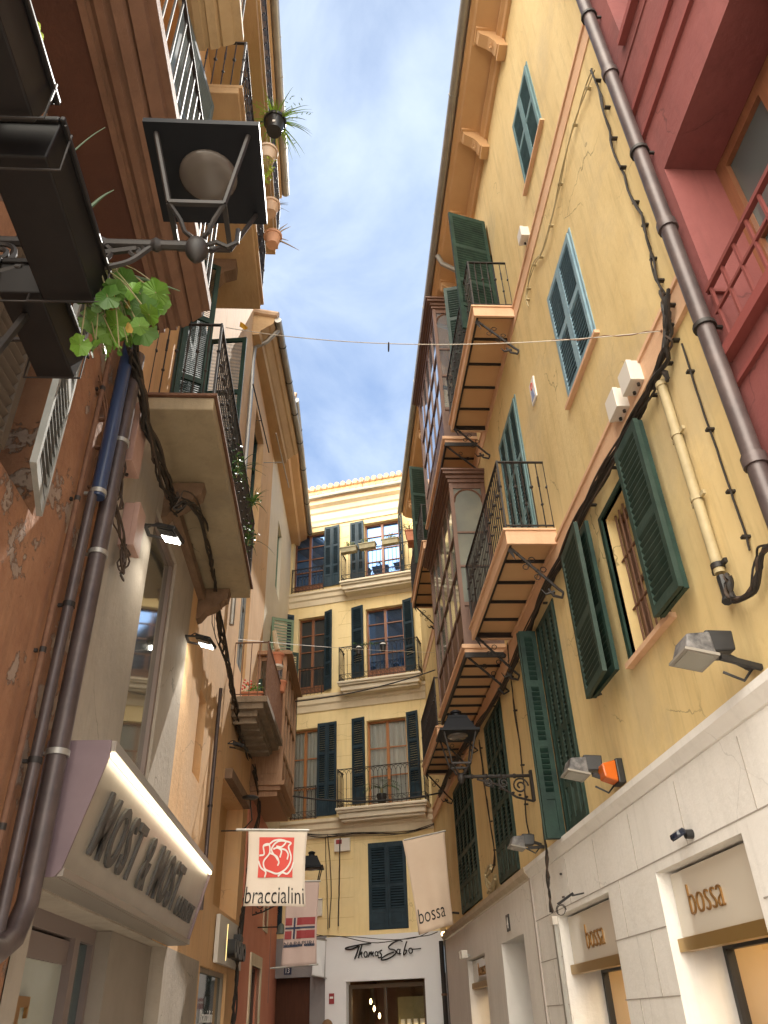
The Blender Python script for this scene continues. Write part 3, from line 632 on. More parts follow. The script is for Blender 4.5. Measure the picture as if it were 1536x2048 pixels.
s.build('block_joints',mat('ochre_joint',(.48,.34,.14),.9),Cb)
p=MB(); p.box(1.10,1.34,-.06,.05,3.3,14.9); p.build('pilaster',CREAM,Cb)
MB().box(1.01,1.42,-.02,.3,0,3.24).build('grey_corner_wall',GREY,Cb)  # plain grey wall closing the corner
# cornice, roof, attic
pr=[(.05,14.72),(-.04,14.72),(-.06,14.84),(-.10,14.9),(-.10,15.12),(-.16,15.16),(-.20,15.3),(-.34,15.36),(-.36,15.5),(.05,15.5)]
m=MB(); m.prism([(-5,a,b_) for a,b_ in pr],(6.42,0,0)); m.build('cornice',CREAM,Cb)
t=MB(); n=30
for i in range(n):
    x=-4.95+i*.215; t.tube([(x,-.50,15.62),(x,.9,16.0)],.085,8)
t.box(-5,1.42,-.42,.9,15.5,15.56); t.build('roof_tiles',TILE,Cb)
t=MB(); t.tube([(-5+i*.5,-.47,15.55+.01*math.sin(i)) for i in range(14)],.06,8); t.build('gutter',ZINC,Cb)
t=MB(); t.box(-5,1.42,.75,3.9,15.2,16.55); t.box(-5,1.42,.66,3.9,16.5,16.62); t.build('attic_wall',CYEL,Cb)
t=MB(); t.box(-1.0,.0,.70,.76,15.9,16.25); t.build('attic_opening',mat('attic_brown',(.4,.24,.12),.8),Cb)
t=MB()
for i in range(30): x=-4.95+i*.215; t.tube([(x,.52,16.66),(x,2.5,17.2)],.085,8)
t.box(-5,1.42,.6,3.9,16.62,16.66); t.build('ridge_tiles',TILE,Cb)
# string courses under window rows
for z in (12.34,9.10,5.84):
    m=MB(); m.prism([(-5,a,b_) for a,b_ in [(.02,z-.38),(-.03,z-.38),(-.05,z-.22),(-.09,z-.18),(-.09,z-.06),(-.14,z-.02),(-.14,z+.05),(.02,z+.07)]],(6.3,0,0)); m.build('string_course',CREAM,Cb)
def sbal(x0,x1,z,h=.95):
    m=MB()
    for k,(za,zb,o) in enumerate([(-.26,-.20,.36),(-.20,-.07,.43),(-.07,-.02,.50),(-.02,.05,.54)]):
        m.box(x0+(.54-o)*.6,x1-(.54-o)*.6,-o,-.0,z+za,z+zb-.0008)
    b_=m.build('balcony',STONE,Cb,bevel=.02); railing(b_,x0+.05,x1-.05,.48,z+.06,h,IRON,.12,'arch'); return b_
sbal(-1.30,.98,12.32,.98); sbal(-1.36,.96,9.25,.98); sbal(-1.40,.93,5.98,.92)
for (x0,x1,z0) in ((-2.95,-1.95,12.45),(-2.72,-1.95,9.2),(-2.85,-2.08,5.93)): railing(Cb,x0,x1,.06,z0,.8,IRON,.11,'arch','window_railing',sides=False)
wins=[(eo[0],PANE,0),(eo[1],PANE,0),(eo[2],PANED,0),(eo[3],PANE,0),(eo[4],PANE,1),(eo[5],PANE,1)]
sh=[[(-1.94,.25,2,0,-.04),],[(-1.10,.22,2,0,0),(.45,.24,1,55,0)],[(-1.90,.27,1,25,0),(-3.02,.27,1,-40,0)],[(-1.08,.38,1,15,0),(.45,.33,1,20,0)],[(-2.06,.27,2,0,0)],[(-1.10,.37,1,10,0),(.40,.33,1,15,0)]]
for k,(o,g,cu) in enumerate(wins):
    f=windowp(Cb,*o[:4],d=.14,fm=WOOD if not cu else mat('golden_wood',(.30,.12,.04),.4,col2=(.36,.15,.05),scale=7,stretch=(3,3,.3)),gm=CLEAR if cu else g,mull=1,bars=3 if not cu else 2,panel=.28 if not cu else 0,fw=.05,curtain=bool(cu))
    if cu: MB().box(o[0],o[1],.45,.5,o[2],o[3]).build('room',CURT,f)
    for (x,wd,nl,a,_) in sh[k]:
        m_=NAVY
        if a>=0: shutter(f,x,-.05,o[2]+.03,R(a),wd,o[3]-o[2]+.06,m_,(.33,.66),.38,.055,leaves=nl,fold=R(8) if nl>1 else 0)
        else: shutter(f,x,-.30,o[2]+.03,R(a),wd,o[3]-o[2]+.06,m_,(.33,.66),.38,.055)
f=MB(); f.box(-.72,-.70,-.02,.1,3.36,5.22); f.box(.20,.22,-.02,.1,3.36,5.22); f.box(-.72,.22,-.02,.1,5.2,5.24); fo=f.build('window',NAVY,Cb)
for i in range(2): shutter(fo,-.70+.45*i,-.02,3.37,0,.445,1.83,DKGR if 0 else NAVY,(.5,),.38,.055)
MB().quad((-.7,.14,3.36),(.2,.14,3.36),(.2,.14,5.2),(-.7,.14,5.2)).build('pane',PANED,fo)
f=MB(); f.box(-3.3,-3.28,-.02,.1,3.4,5.2); fo=f.build('window',NAVY,Cb); shutter(fo,-3.28,-.02,3.4,0,.38,1.8,NAVY,(.5,),.38,.055)
MB().quad((-3.3,.14,3.4),(-2.9,.14,3.4),(-2.9,.14,5.2),(-3.3,.14,5.2)).build('pane',PANED,fo)
# wooden door 13
d=MB(); d.box(-3.149,-2.151,.30,.345,0,2.51); d.box(-3.05,-2.25,.27,.30,.1,1.1); d.box(-3.05,-2.25,.27,.30,1.2,2.4); do=d.build('door',DKWOOD,Cb); MB().ball((-2.3,.25,1.1),.03,8).build('handle',BRASS,do)
# white shop front
wf=wallmesh(-1.74,1.0,0,3.24,[(-1.24,.56,0,2.36,.30)],back=.3,shell=False,y=-.16)
wf.box(-1.74,-1.735,-.16,0,0,3.24); wf.box(.995,1.0,-.16,0,0,3.24); wf.box(-1.74,1.0,-.16,.0,3.235,3.255)
wf.box(-1.30,.60,-.17,-.158,2.36,2.56); wfo=wf.build('white_shop_front',TSWHITE,Cb)
fr=MB(); fr.box(-1.24,-1.17,.02,.08,0,2.3); fr.box(.48,.56,.02,.08,0,2.3); fr.box(-1.17,.48,.02,.08,2.22,2.3); fr.box(-.42,-.37,.02,.08,0,2.22); fo=fr.build('shop_window',mat('bronze_frame',(.12,.085,.055),.4,metal=.5),Cb)
MB().quad((-1.2,.05,0),(.5,.05,0),(.5,.05,2.25),(-1.2,.05,2.25)).build('pane',CLEAR,fo)
r=MB(); r.quad((-1.4,3,0),(.8,3,0),(.8,3,2.5),(-1.4,3,2.5)); r.quad((-1.4,.14,2.5),(-1.4,3,2.5),(.8,3,2.5),(.8,.14,2.5)); r.quad((-1.4,.14,0),(-1.4,3,0),(-1.4,3,2.5),(-1.4,.14,2.5)); r.quad((.8,.14,0),(.8,.14,2.5),(.8,3,2.5),(.8,3,0))
r.build('interior',mat('shop_brown_interior',(.16,.08,.04),.8,col2=(.25,.14,.07),scale=1.5),fo)
r=MB(); r.box(-.33,.45,.9,1.0,.05,2.05); r.build('display_panel',mat('olive_display',(.24,.20,.09),.7,col2=(.34,.28,.13),scale=3),fo)
for i in range(5): x=-.25+i*.15; MB().box(x,x+.09,.80,.88,1.0,1.62).build('display_card',WHITEP,fo)
for x,z in ((-.92,1.98),(-.84,1.84),(-.72,1.70)):
    p=FE.root('pendant_lamp',x,.7,z,{1.98:'highest of three small glowing bulbs hanging inside the white shop',1.84:'middle one of three small glowing bulbs hanging inside the white shop',1.70:'lowest of three small glowing bulbs hanging inside the white shop'}[z],'lamp','pendant bulbs in the shop window')
    MB().lathe([(.001,-.06),(.025,-.03),(.03,0),(.014,.05),(.001,.06)],(0,0,0),10).build('bulb',WARM,p)
    MB().tube([(0,0,.06),(0,0,2.5-z)],.004,4).build('cord',BLACK,p)
for i in range(8):
    MB().lathe([(.001,0),(.03,.0),(.02,.03),(.001,.035)],(-.25+(i%4)*.18,.78,1.35+.12*(i//4)),8).build('display_light',WARM,fo)
# script lettering as brush strokes
sr=FE.root('shop_sign',-1.20,-.20,2.72,'black handwritten shop name in script on the white shop front','sign')
def S(pts,r=.016): 
    t=MB(); q=catmull([((440+x/3.066-690)/165*1.78,0,(1925-(1380+y/3.066))/165*1.70) for x,y in pts],6); t.tube(q,r,6); return t
def EL(cx,cy,rx,ry): return [(cx+rx*math.cos(k*.7),cy+ry*math.sin(k*.7)) for k in range(10)]
L=MB()
for st,r_ in (([(840,1577),(795,1591),(757,1589),(765,1580),(850,1568),(928,1563)],.017),([(848,1574),(832,1615),(816,1650)],.02),([(866,1570),(852,1608),(840,1646)],.017),([(846,1630),(866,1611),(862,1632),(868,1644)],.014),(EL(890,1626,11,16),.014),
      ([(907,1643),(916,1612),(912,1634),(929,1611),(926,1634),(942,1613),(938,1634),(946,1640)],.013),(EL(962,1626,9,12),.013),([(976,1612),(970,1636),(978,1640)],.013),([(1000,1607),(985,1613),(988,1624),(996,1634),(990,1649),(972,1650)],.016),
      ([(1137,1564),(1118,1556),(1080,1566),(1046,1588),(1052,1602),(1082,1610),(1092,1626),(1072,1644),(1030,1661),(996,1664),(1000,1652),(1040,1632),(1080,1622)],.016),(EL(1108,1620,10,13),.013),([(1121,1606),(1114,1632),(1126,1634)],.013),
      ([(1166,1563),(1152,1596),(1140,1638),(1152,1636),(1164,1618),(1146,1614)],.015),(EL(1188,1620,12,15),.014),([(1200,1611),(1222,1612),(1256,1610)],.013)):
    L.merge(S(st,r_))
L.build('lettering',BLACK,sr)
# house number plate
r=FE.root('house_number',-2.70,-.03,2.56,'small dark blue number 13 plate above the brown door','sign'); MB().box(-.09,.09,0,.012,0,.16).build('plate',NAVYP,r)
MB().merge(textmesh('13',.09,.10,.006),M4.Translation((-.045,-.001,.03))).build('digits',WHITEP,r)
r=FR.root('house_number',-11.72,-.045,2.56,'small narrow dark number 4 plate above the dark wooden door','sign'); MB().box(-.10,.10,0,.012,0,.2).build('plate',BLACK,r)
MB().merge(textmesh('4',.09,.13,.006),M4.Translation((-.045,-.001,.035))).build('digits',WHITEP,r)
r=FE.root('info_plate',-1.58,-.18,1.95,'small red plate on the white pillar left of the shop window','sign'); MB().box(-.06,.06,0,.012,0,.2).build('plate',DKRED,r); MB().box(-.04,.04,-.004,-.001,.1,.14).build('print',WHITEP,r)
r=FE.root('letter_box',-1.50,-.22,1.35,'grey metal box low on the white pillar left of the shop window','box'); MB().box(-.12,.12,0,.06,0,.2).build('body',ZINC,r,bevel=.01); MB().box(-.08,.08,-.004,.001,.13,.15).build('slot',BLACK,r)
r=FE.root('alarm_box',-1.36,-.10,5.10,'white alarm box with a red square high on the pale yellow wall','alarm'); MB().box(-.20,.20,0,.1,0,.30).build('housing',PLASW,r,bevel=.01); MB().box(-.15,0,-.006,0,.17,.27).build('red_panel',DKRED,r)
r=FE.root('junction_box',-1.98,-.07,3.72,'white junction box on the pale yellow wall beside cables','box'); MB().box(-.11,.11,0,.07,0,.38).build('housing',PLASW,r,bevel=.01); MB().box(-.12,.12,-.01,.0,.34,.36).build('lid_edge',GREY,r)
# ================================================================== LEFT SIDE
A=FL.root('peeling_orange_building',0,0,0,'peeling orange building at the near left carrying a big moulded balcony','building')
aop=[(2.85,3.93,4.17,5.95,.35)]
wallmesh(.3,5.02,0,14.6,aop,back=4).build('wall',PEEL,A)
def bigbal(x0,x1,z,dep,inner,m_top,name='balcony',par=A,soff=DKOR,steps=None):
    """slab with deep edge moulding"""
    W=dep-inner; g=[(0,z),(-inner,z),(-inner,z-.03),(-inner-.10*W,z-.03),(-inner-.10*W,z+.015),(-inner-.14*W,z+.03),(-inner-.22*W,z+.0),(-inner-.34*W,z+.0),(-inner-.36*W,z+.05),(-inner-.42*W,z+.06),(-inner-.44*W,z+.03),(-inner-.58*W,z+.06),(-inner-.62*W,z+.12),(-inner-.66*W,z+.10),(-inner-.84*W,z+.17),(-inner-.86*W,z+.23),(-dep,z+.24),(-dep,z+.34),(0,z+.34)]
    pr=g
    m=MB(); m.prism([(x0,a,b_) for a,b_ in pr],(x1-x0,0,0)); o=m.build(name,m_top,par)
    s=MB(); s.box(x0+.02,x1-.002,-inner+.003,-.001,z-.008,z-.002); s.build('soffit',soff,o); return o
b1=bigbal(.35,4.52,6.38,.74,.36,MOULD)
railing(b1,.4,4.48,.70,6.74,1.0,IRON,.13,'plain')
b2=bigbal(.35,4.12,10.1,.80,.22,mat('cream_moulding',(.46,.34,.19),.8,col2=(.54,.41,.24),scale=2.5,bump=.15,streak=.3),soff=mat('apricot_panel',(.62,.30,.11),.8))
railing(b2,.4,4.08,.76,10.46,1.0,IRON,.13,'plain')
eave(A,.3,5.0,14.5,.75,TAN,corbels=0)
f=windowp(A,2.85,3.93,4.17,5.95,d=.30,fm=GREYSH,gm=PANED,mull=1,bars=1)
shutter(f,3.93,-.02,4.17,R(166),.55,1.76,GREYSH,(.5,),0,.075,tilt=-1); shutter(f,2.87,-.02,4.18,R(4),.44,1.75,mat('brown_slat_paint',(.07,.05,.035),.6),(.5,),0,.075)
dd=MB(); dd.box(1.6,2.4,-.02,.1,6.75,9.3); dd.build('balcony_door',DKGR,A)
f=windowp(A,3.0,4.2,6.8,9.6,d=-.03,fm=WHITE,gm=PANED,mull=1,bars=3)
shutter(f,3.55,-.35,7.3,R(8),1.0,2.5,mat('dusty_blue_frame_paint',(.09,.13,.15),.5,col2=(.12,.17,.19),scale=5),(.5,),.4,.06)
# --- beige building with the lit shop sign
Bb=FL.root('beige_building',0,0,0,'beige and peach plastered building with a cream balcony above the lit shop canopy','building')
bop=[(6.55,7.72,3.1,6.0,.14),(10.0,10.6,4.30,5.4,.30),(5.3,9.55,0,2.34,1.0)]
wallmesh(5.04,8.80,2.34,6.5,[bop[0]],back=4,shell=False).build('beige_wall',BEIGE,Bb)
wallmesh(8.80,12.0,2.34,6.5,[bop[1]],back=4,shell=False).build('peach_wall',PEACH2,Bb)
wallmesh(5.04,12.0,0,2.34,[(5.3,9.55,0,2.335,1.0)],back=4,shell=False).build('shop_opening_wall',BEIGE,Bb)
up=[(6.35,7.75,6.62,9.6,.25),(6.2,7.5,10.3,12.7,.2),(10.0,11.0,6.9,9.3,.2)]
wallmesh(5.04,12.0,6.5,15.4,up,back=4).build('upper_wall',PEACH2,Bb)
sk=MB(); sk.quad((5.04,4,0),(5.04,4,15.4),(12,4,15.4),(12,4,0)); sk.quad((5.04,.5,0),(5.04,4,0),(5.04,4,6.5),(5.04,.5,6.5)); sk.quad((12,.3,0),(12,.3,6.5),(12,4,6.5),(12,4,0)); sk.build('rear_wall',BEIGE,Bb)
eave(Bb,4.8,9.45,15.5,.70,TAN,tiles=True)
f=windowp(Bb,6.55,7.72,3.1,6.0,d=.03,fm=mat('taupe_frame',(.20,.15,.13),.5),gm=mat('reflecting_shop_glass',(.30,.30,.27),.05,metal=.75),mull=0,bars=0,fw=.07)
MB().quad((10.0,.295,4.30),(10.6,.295,4.30),(10.6,.295,5.4),(10.0,.295,5.4)).build('recess_back',PEACH2,Bb)
f=windowp(Bb,6.35,7.75,6.62,9.6,d=.15,fm=DKGR,gm=PANED,mull=1,bars=2)
shutter(f,6.30,-.05,6.63,R(62),.34,2.95,DKGR,(.33,.66),.4,.03); shutter(f,7.0,-.03,6.63,0,.70,2.95,DKGR,(.33,.66),.4,.055); shutter(f,6.36,-.03,6.63,0,.62,2.95,DKGR,(.33,.66),.4,.055); shutter(f,7.70,-.04,6.63,R(96),.52,2.95,DKGR,(.33,.66),.4,.026)
f=windowp(Bb,6.2,7.5,10.3,12.7,d=.1,fm=NAVY,gm=PANED,mull=1,bars=2); shutter(f,6.0,-.06,10.3,R(60),.6,2.4,NAVY,(.33,.66),.4,.06); shutter(f,7.55,-.06,10.3,R(70),.5,2.4,NAVY,(.33,.66),.4,.06)
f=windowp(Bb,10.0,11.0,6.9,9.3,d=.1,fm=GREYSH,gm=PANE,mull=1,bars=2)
s=MB(); s.box(5.58,9.45,-.64,0,6.45,6.60); so=s.build('balcony',mat('cracked_cream_slab',(.25,.195,.12),.85,col2=(.33,.265,.17),scale=1.6,bump=.35,bscale=12,streak=.3,crack=1),Bb,bevel=.012)
s=MB(); s.box(5.55,9.48,-.67,0,6.603,6.63); s.build('slab_edge',RUST,so); railing(so,5.62,9.42,.62,6.63,1.0,IRON,.10)
s=MB(); s.box(6.85,9.3,-.09,0,6.28,6.40); s.build('wall_beam',TIMBER,Bb)
for x in (6.75,9.15):
    s=MB(); s.prism([(x,a,b_) for a,b_ in [(0,6.0),(-.05,6.02),(-.12,6.12),(-.22,6.16),(-.34,6.28),(-.38,6.30),(-.40,6.44),(0,6.44)]],(.17,0,0))
    for i in range(4): s.box(x-.008,x+.178,-.30+.08*i,-.27+.08*i,6.22+.0*i,6.40)
    s.build('timber_corbel',TIMBER,Bb)
s=MB(); s.box(4.45,7.45,-.74,0,9.92,10.03); s.box(4.45,7.47,-.78,-.1,10.03,10.09); so=s.build('balcony',TAN,Bb,bevel=.01); railing(so,4.5,7.42,.74,10.09,1.0,IRON,.10)
for x in (6.6,):
    s=MB(); s.prism([(x,a,b_) for a,b_ in [(0,9.35),(-.1,9.38),(-.25,9.5),(-.36,9.66),(-.5,9.72),(-.5,9.915),(0,9.915)]],(.18,0,0)); s.build('stone_corbel',TIMBER,Bb)
s=MB(); s.box(4.3,8.9,-.72,0,12.95,13.10); s.box(4.3,8.9,-.76,-.1,13.10,13.15); so=s.build('balcony',TAN,Bb,bevel=.01); railing(so,4.35,8.85,.74,13.15,1.0,IRON,.10)
# recessed shop entrance
e=MB(); e.quad((5.3,.98,2.34),(9.55,.98,2.34),(9.55,.98,0),(5.3,.98,0)); e.build('shop_recess_wall',BEIGE,Bb)
MB().box(7.75,9.5,.14,.97,0,2.33).build('inner_pillar',mat('taupe_render',(.24,.205,.17),.8,col2=(.28,.24,.20),scale=2),Bb)
fr=MB(); fr.box(5.32,5.40,.28,.34,0,2.2); fr.box(7.05,7.19,.24,.36,0,2.22); fr.box(5.40,7.05,.28,.34,2.04,2.2); fr.box(5.32,7.7,.26,.35,2.22,2.335); fr.box(7.66,7.72,.26,.34,0,2.22); fo=fr.build('shop_window',mat('taupe_metal',(.17,.13,.12),.45),Bb)
MB().quad((5.40,.31,0),(7.05,.31,0),(7.05,.31,2.04),(5.40,.31,2.04)).build('pane',FROST,fo)
MB().quad((7.19,.31,0),(7.66,.31,0),(7.66,.31,2.22),(7.19,.31,2.22)).build('side_pane',TEALG,fo)
tl=MB(); 
for (a_,b_,c,d_) in ((.0,.42,.44,.54),(.17,.25,.06,.44),(.10,.32,.0,.06),(.0,.035,.34,.44),(.385,.42,.34,.44)): tl.box(a_,b_,-.02,0,c,d_)
tl.v=[(v[0],v[1],v[2]*.62) for v in tl.v]
MB().merge(tl,M4.Translation((5.95,.30,1.48))).build('gold_letter',GOLD,fo)
# --- lit shop canopy sign
K=FL.root('shop_canopy_sign',4.93,0,2.37,'slanted steel canopy sign reading MOST & MOST CONCEPT, lit by an LED strip','sign')
Lk_=4.72
m=MB(); pr=[(-.01,0),(-.17,0),(-.20,.03),(-.37,.66),(-.36,.74),(-.01,.74)]
m.prism([(0.02,a,b_) for a,b_ in pr],(Lk_-.04,0,0)); m.build('canopy_face',STEEL,K)
for x in (0,Lk_-.02): MB().prism([(x,a,b_) for a,b_ in [(-.0,-.02),(-.19,-.02),(-.225,.02),(-.395,.665),(-.39,.765),(-.0,.765)]],(.02,0,0)).build('end_panel',MAUVE,K)
m=MB(); m.box(.02,Lk_-.02,-.20,0,-.02,.0); m.box(.02,Lk_-.02,-.235,-.19,-.015,.03); m.box(.02,Lk_-.02,-.42,-.36,.70,.765); m.build('edge_trim',mat('grey_beige_trim',(.26,.23,.20),.4,metal=.4),K)
MB().box(.05,Lk_-.05,-.412,-.385,.672,.698).build('light_strip',LED,K)
tilt=math.atan2(.17,.63)
def onface(mb): return MB().merge(mb,M4.Translation((0,-.205,.045))@M4.Rotation(tilt,4,'X'))
T1=textmesh('MOST & MOST',3.0,.40,.022,bold=.012,spacing=1.25); T2=textmesh('CONCEPT',.92,.17,.03,bold=.01,spacing=1.2)
onface(MB().merge(T1,M4.Translation((.38,0,.12)))).build('lettering',LETT,K); onface(MB().merge(T2,M4.Translation((3.50,0,.12)))).build('small_lettering',LETT,K)
# --- peach building further down
Cc=FC.root('peach_corner_building',0,0,0,'peach plastered building with overhanging stained eave, left beyond the balcony','building')
cop=[(.62,2.85,3.1,4.9,.30),(1.0,2.0,7.0,9.2,.2),(1.0,2.3,10.3,13.0,.25),(.1,2.3,0,2.3,.10)]
wallmesh(0,4.0,0,14.3,cop,back=4).build('wall',PEACH2,Cc)
MB().quad((.62,.295,3.1),(2.85,.295,3.1),(2.85,.295,4.9),(.62,.295,4.9)).build('recess_back',mat('ochre_recess_plaster',(.50,.30,.12),.85,col2=(.56,.36,.17),scale=2),Cc)
s=MB(); s.box(.75,2.9,-.12,.1,4.92,5.08); s.build('timber_beam',TIMBER,Cc)
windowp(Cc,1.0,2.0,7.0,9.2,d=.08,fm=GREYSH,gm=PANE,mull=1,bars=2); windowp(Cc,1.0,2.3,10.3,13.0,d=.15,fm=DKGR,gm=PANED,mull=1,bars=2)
f=windowp(Cc,.1,2.3,0,2.3,d=.05,fm=BEIGE,gm=TEALG,mull=0,bars=0)
q=MB().merge(textmesh('Braccialini',.95,.15,.004,bold=-.015),M4.Translation((.75,.075,1.66))); q.box(.75,1.7,.073,.077,1.60,1.606); q.build('glass_lettering',WHITEP,f)
# shell of the eave from measured corners
def wpoly(pts,th,name,m,par):
    mb=MB(); mb.prism(pts,(0,0,th)); return mb.build(name,m,par)
iC=M4.Translation(FC.o)@M4.Rotation(FC.a,4,'Z'); iC=iC.inverted()
def lc(p): return iC@V(p)
g0=atZ(556,640,14.35); g1=atZ(603,900,14.35)
w0=FC.w((g0.y-12),0,14.3); w1=FC.w((g1.y-12),.0,14.3)
d_=(g1-g0).normalized(); nrm=V((-d_.y,d_.x,0))  # towards the wall
# profile swept along the eave line
def sweep(prof,a,b_,name,m,par,conv=lc):
    d=(b_-a).normalized(); n_=V((-d.y,d.x,0)); n_.normalize(); z=V((0,0,1))
    vs=[conv(a+n_*p+z*q) for p,q in prof]+[conv(b_+n_*p+z*q) for p,q in prof]; k=len(prof)
    mb=MB(); mb.add(vs,[tuple(range(k)),tuple(range(k,2*k))[::-1]]+[(i,i+k,(i+1)%k+k,(i+1)%k) for i in range(k)]); return mb.build(name,m,par)
sweep([(.08,-.02),(.10,-.10),(.16,-.16),(.20,-.17),(.32,-.28),(.36,-.30),(.38,-.42),(1.2,-.42),(1.2,.2),(.06,.2)],g0,g1,'cornice',TAN,Cc)
def gutter(a,b_,par,conv=lc,r=.075):
    t=MB(); pts=[conv(a.lerp(b_,i/12)+V((0,0,.015*math.sin(i*2.1)))) for i in range(13)]; t.tube(pts,r,10)
    t.build('gutter',ZINC,par)
    for i in (2,5,8,11): t=MB(); t.tube([pts[i],pts[i]+(pts[-1]-pts[0]).normalized()*.02],r*1.15,10); t.build('gutter_bracket',IRON,par)
gutter(g0,g1,Cc)
t=MB(); n=int((g1-g0).length/.2)
for i in range(n+1): p=g0.lerp(g1,i/n)+V((0,0,.13)); t.tube([lc(p),lc(p+nrm*.7+V((0,0,.2)))],.085,8)
t.build('roof_tiles',TILE,Cc)
t=MB(); pp=[g0+V((.0,.25,-.05)),g0+nrm*.25+V((0,.3,-.35)),g0+nrm*.50+V((0,.35,-.45)),g0+nrm*.52+V((0,.35,-1.0)),V((FC.w(-.12,-.07,0).x,FC.w(-.12,-.07,0).y,12.5)),V((FC.w(-.12,-.07,0).x,FC.w(-.12,-.07,0).y,7.2))]
t.tube([lc(p) for p in pp],.045,8); t.build('downpipe',ZINC,Cc)
# --- cream and salmon building at the far left
D=FC.root('cream_and_salmon_building',0,0,0,'far left building, cream above and salmon pink at street level','building')
dop=[(5.2,6.1,7.6,9.7,.15),(5.6,6.5,11.0,13.0,.15)]
wallmesh(4.02,9.3,5.3,14.6,dop,back=4,y=.0).build('wall',CREAMW,D)
sop=[(4.9,5.9,0,2.55,.15),(6.3,6.9,3.3,4.4,.10),(3.55,4.3,0,2.3,.4)]
wallmesh(3.4,9.3,0,5.28,[(4.75,6.1,0,2.55,.18),(6.3,6.9,3.35,4.4,.10)],back=.5,y=-.03).build('salmon_wall',SALMON,D)
m=MB(); m.box(4.6,4.75,-.06,.02,0,2.75); m.box(6.1,6.25,-.06,.02,0,2.75); m.box(4.75,6.1,-.06,.02,2.55,2.75); m.box(6.22,6.3,-.05,.02,3.25,4.5); m.box(6.9,6.98,-.05,.02,3.25,4.5); m.box(6.3,6.9,-.05,.02,3.25,3.35); m.box(6.3,6.9,-.05,.02,4.4,4.5); m.build('stone_surround',CREAM,D)
f=windowp(D,4.75,6.1,0,2.55,d=.06,fm=DKWOOD,gm=TEALG,mull=1,bars=1); windowp(D,6.3,6.9,3.35,4.4,d=.05,fm=DKWOOD,gm=PANED,mull=1,bars=1)
f=windowp(D,5.2,6.1,7.6,9.7,d=.08,fm=PALEGR,gm=PANED,mull=1,bars=1); windowp(D,5.6,6.5,11.0,13.0,d=.08,fm=PALEGR,gm=PANED,mull=1,bars=1)
g0=atZ(592,800,14.6); g1=atZ(622,1082,14.6); nrm=V((-(g1-g0).normalized().y,(g1-g0).normalized().x,0))
sweep([(.08,-.02),(.12,-.14),(.30,-.2),(.34,-.34),(1.4,-.36),(1.4,.2),(.06,.2)],g0,g1,'cornice',ORANGE,D); gutter(g0,g1,D)
t=MB(); n=int((g1-g0).length/.2)
for i in range(n+1): p=g0.lerp(g1,i/n)+V((0,0,.13)); t.tube([lc(p),lc(p+nrm*.7+V((0,0,.2)))],.085,8)
t.build('roof_tiles',TILE,D)
# shutters standing out from the cream wall
p=atY(571,1152,16.0)
s0=lc(atY(553,1210,17.2))
for (u0,u1,v0,v1,Y_,mm) in ((585,556,1150,1255,18.3,PALEGR),):
    pass
f=MB(); f.box(6.28,6.32,-.02,.05,7.5,9.9); fo=f.build('window',MIDGR,D)
shutter(fo,4.95,-.06,7.9,R(66),.55,1.9,PALEGR,(.5,),0,.075,label='sunlit pale green shutter leaf standing out from the wall'); shutter(fo,5.75,-.06,7.2,R(66),.62,2.1,MIDGR,(.5,),0,.06)
# small balcony with flowers
s=MB(); s.box(.75,3.3,-.62,0,6.18,6.28); s.box(.80,3.25,-.55,0,6.08,6.18); s.box(.90,3.15,-.44,0,5.98,6.08); s.box(1.0,3.1,-.40,-.05,5.93,5.98)
for i in range(5): s.box(1.0+i*.42,1.06+i*.42,-.42,-.02,5.89,5.93)
so=s.build('balcony',mat('weathered_stone_slab',(.17,.125,.085),.85,col2=(.27,.21,.15),scale=4,bump=.5,streak=.5),Cc); railing(so,.80,3.25,.58,6.28,1.0,RUST,.13,'plain')
# wooden oriel
m=MB(); x0,x1,dep,z0,z1=3.45,5.9,.62,5.55,8.15
def post(x,y,w_=.06): m.box(x-w_/2,x+w_/2,y-w_/2,y+w_/2,z0,z1)
for i in range(5): post(x0+.04+(x1-x0-.08)*i/4,-dep+.04,.08 if i in (0,4) else .05)
for x in (x0+.04,x1-.04): m.box(x-.04,x+.04,-.08,0,z0,z1)
for z in (z0,z0+.55,z0+1.5,z1-.1):
    m.box(x0+.014,x1-.014,-dep+.012,-dep+.06,z,z+.08); m.box(x0+.014,x0+.06,-dep+.06,0,z,z+.08); m.box(x1-.06,x1-.014,-dep+.06,0,z,z+.08)
m.box(x0+.04,x1-.04,-dep+.05,0,z0+.01,z0+.58)
m.box(x0+.025,x0+.04,-dep+.12,-.12,z0+.15,z0+.48)
for k in range(4): xa=x0+.1+k*.59; m.box(xa,xa+.48,-dep+.02,-dep+.05,z0+.15,z0+.48)
m.box(x0-.04,x1+.04,-dep-.05,0,z0-.08,z0-.003); m.box(x0+.03,x1-.03,-dep+.03,0,z0-.16,z0-.08); m.box(x0+.1,x1-.1,-dep+.10,0,z0-.26,z0-.16)
m.box(x0-.10,x1+.10,-dep-.12,0,z1,z1+.05); m.box(x0-.04,x1+.04,-dep-.06,0,z1+.05,z1+.11)
ori=m.build('oriel_window',OAK,Cc)
MB().quad((x0+.03,-dep+.05,z0+.6),(x1-.03,-dep+.05,z0+.6),(x1-.03,-dep+.05,z1-.1),(x0+.03,-dep+.05,z1-.1)).build('pane',PANEC,ori)
MB().quad((x0+.035,-dep+.05,z0+.6),(x0+.035,-.02,z0+.6),(x0+.035,-.02,z1-.1),(x0+.035,-dep+.05,z1-.1)).build('pane',CLEAR,ori)
c=MB()
for i in range(10): c.quad((x0+.25,-.50+i*.022,z0+.6),(x0+.27+.02*math.sin(i*2),-.48+i*.022,z0+.6),(x0+.27+.02*math.sin(i*2),-.48+i*.022,z1),(x0+.25,-.50+i*.022,z1))
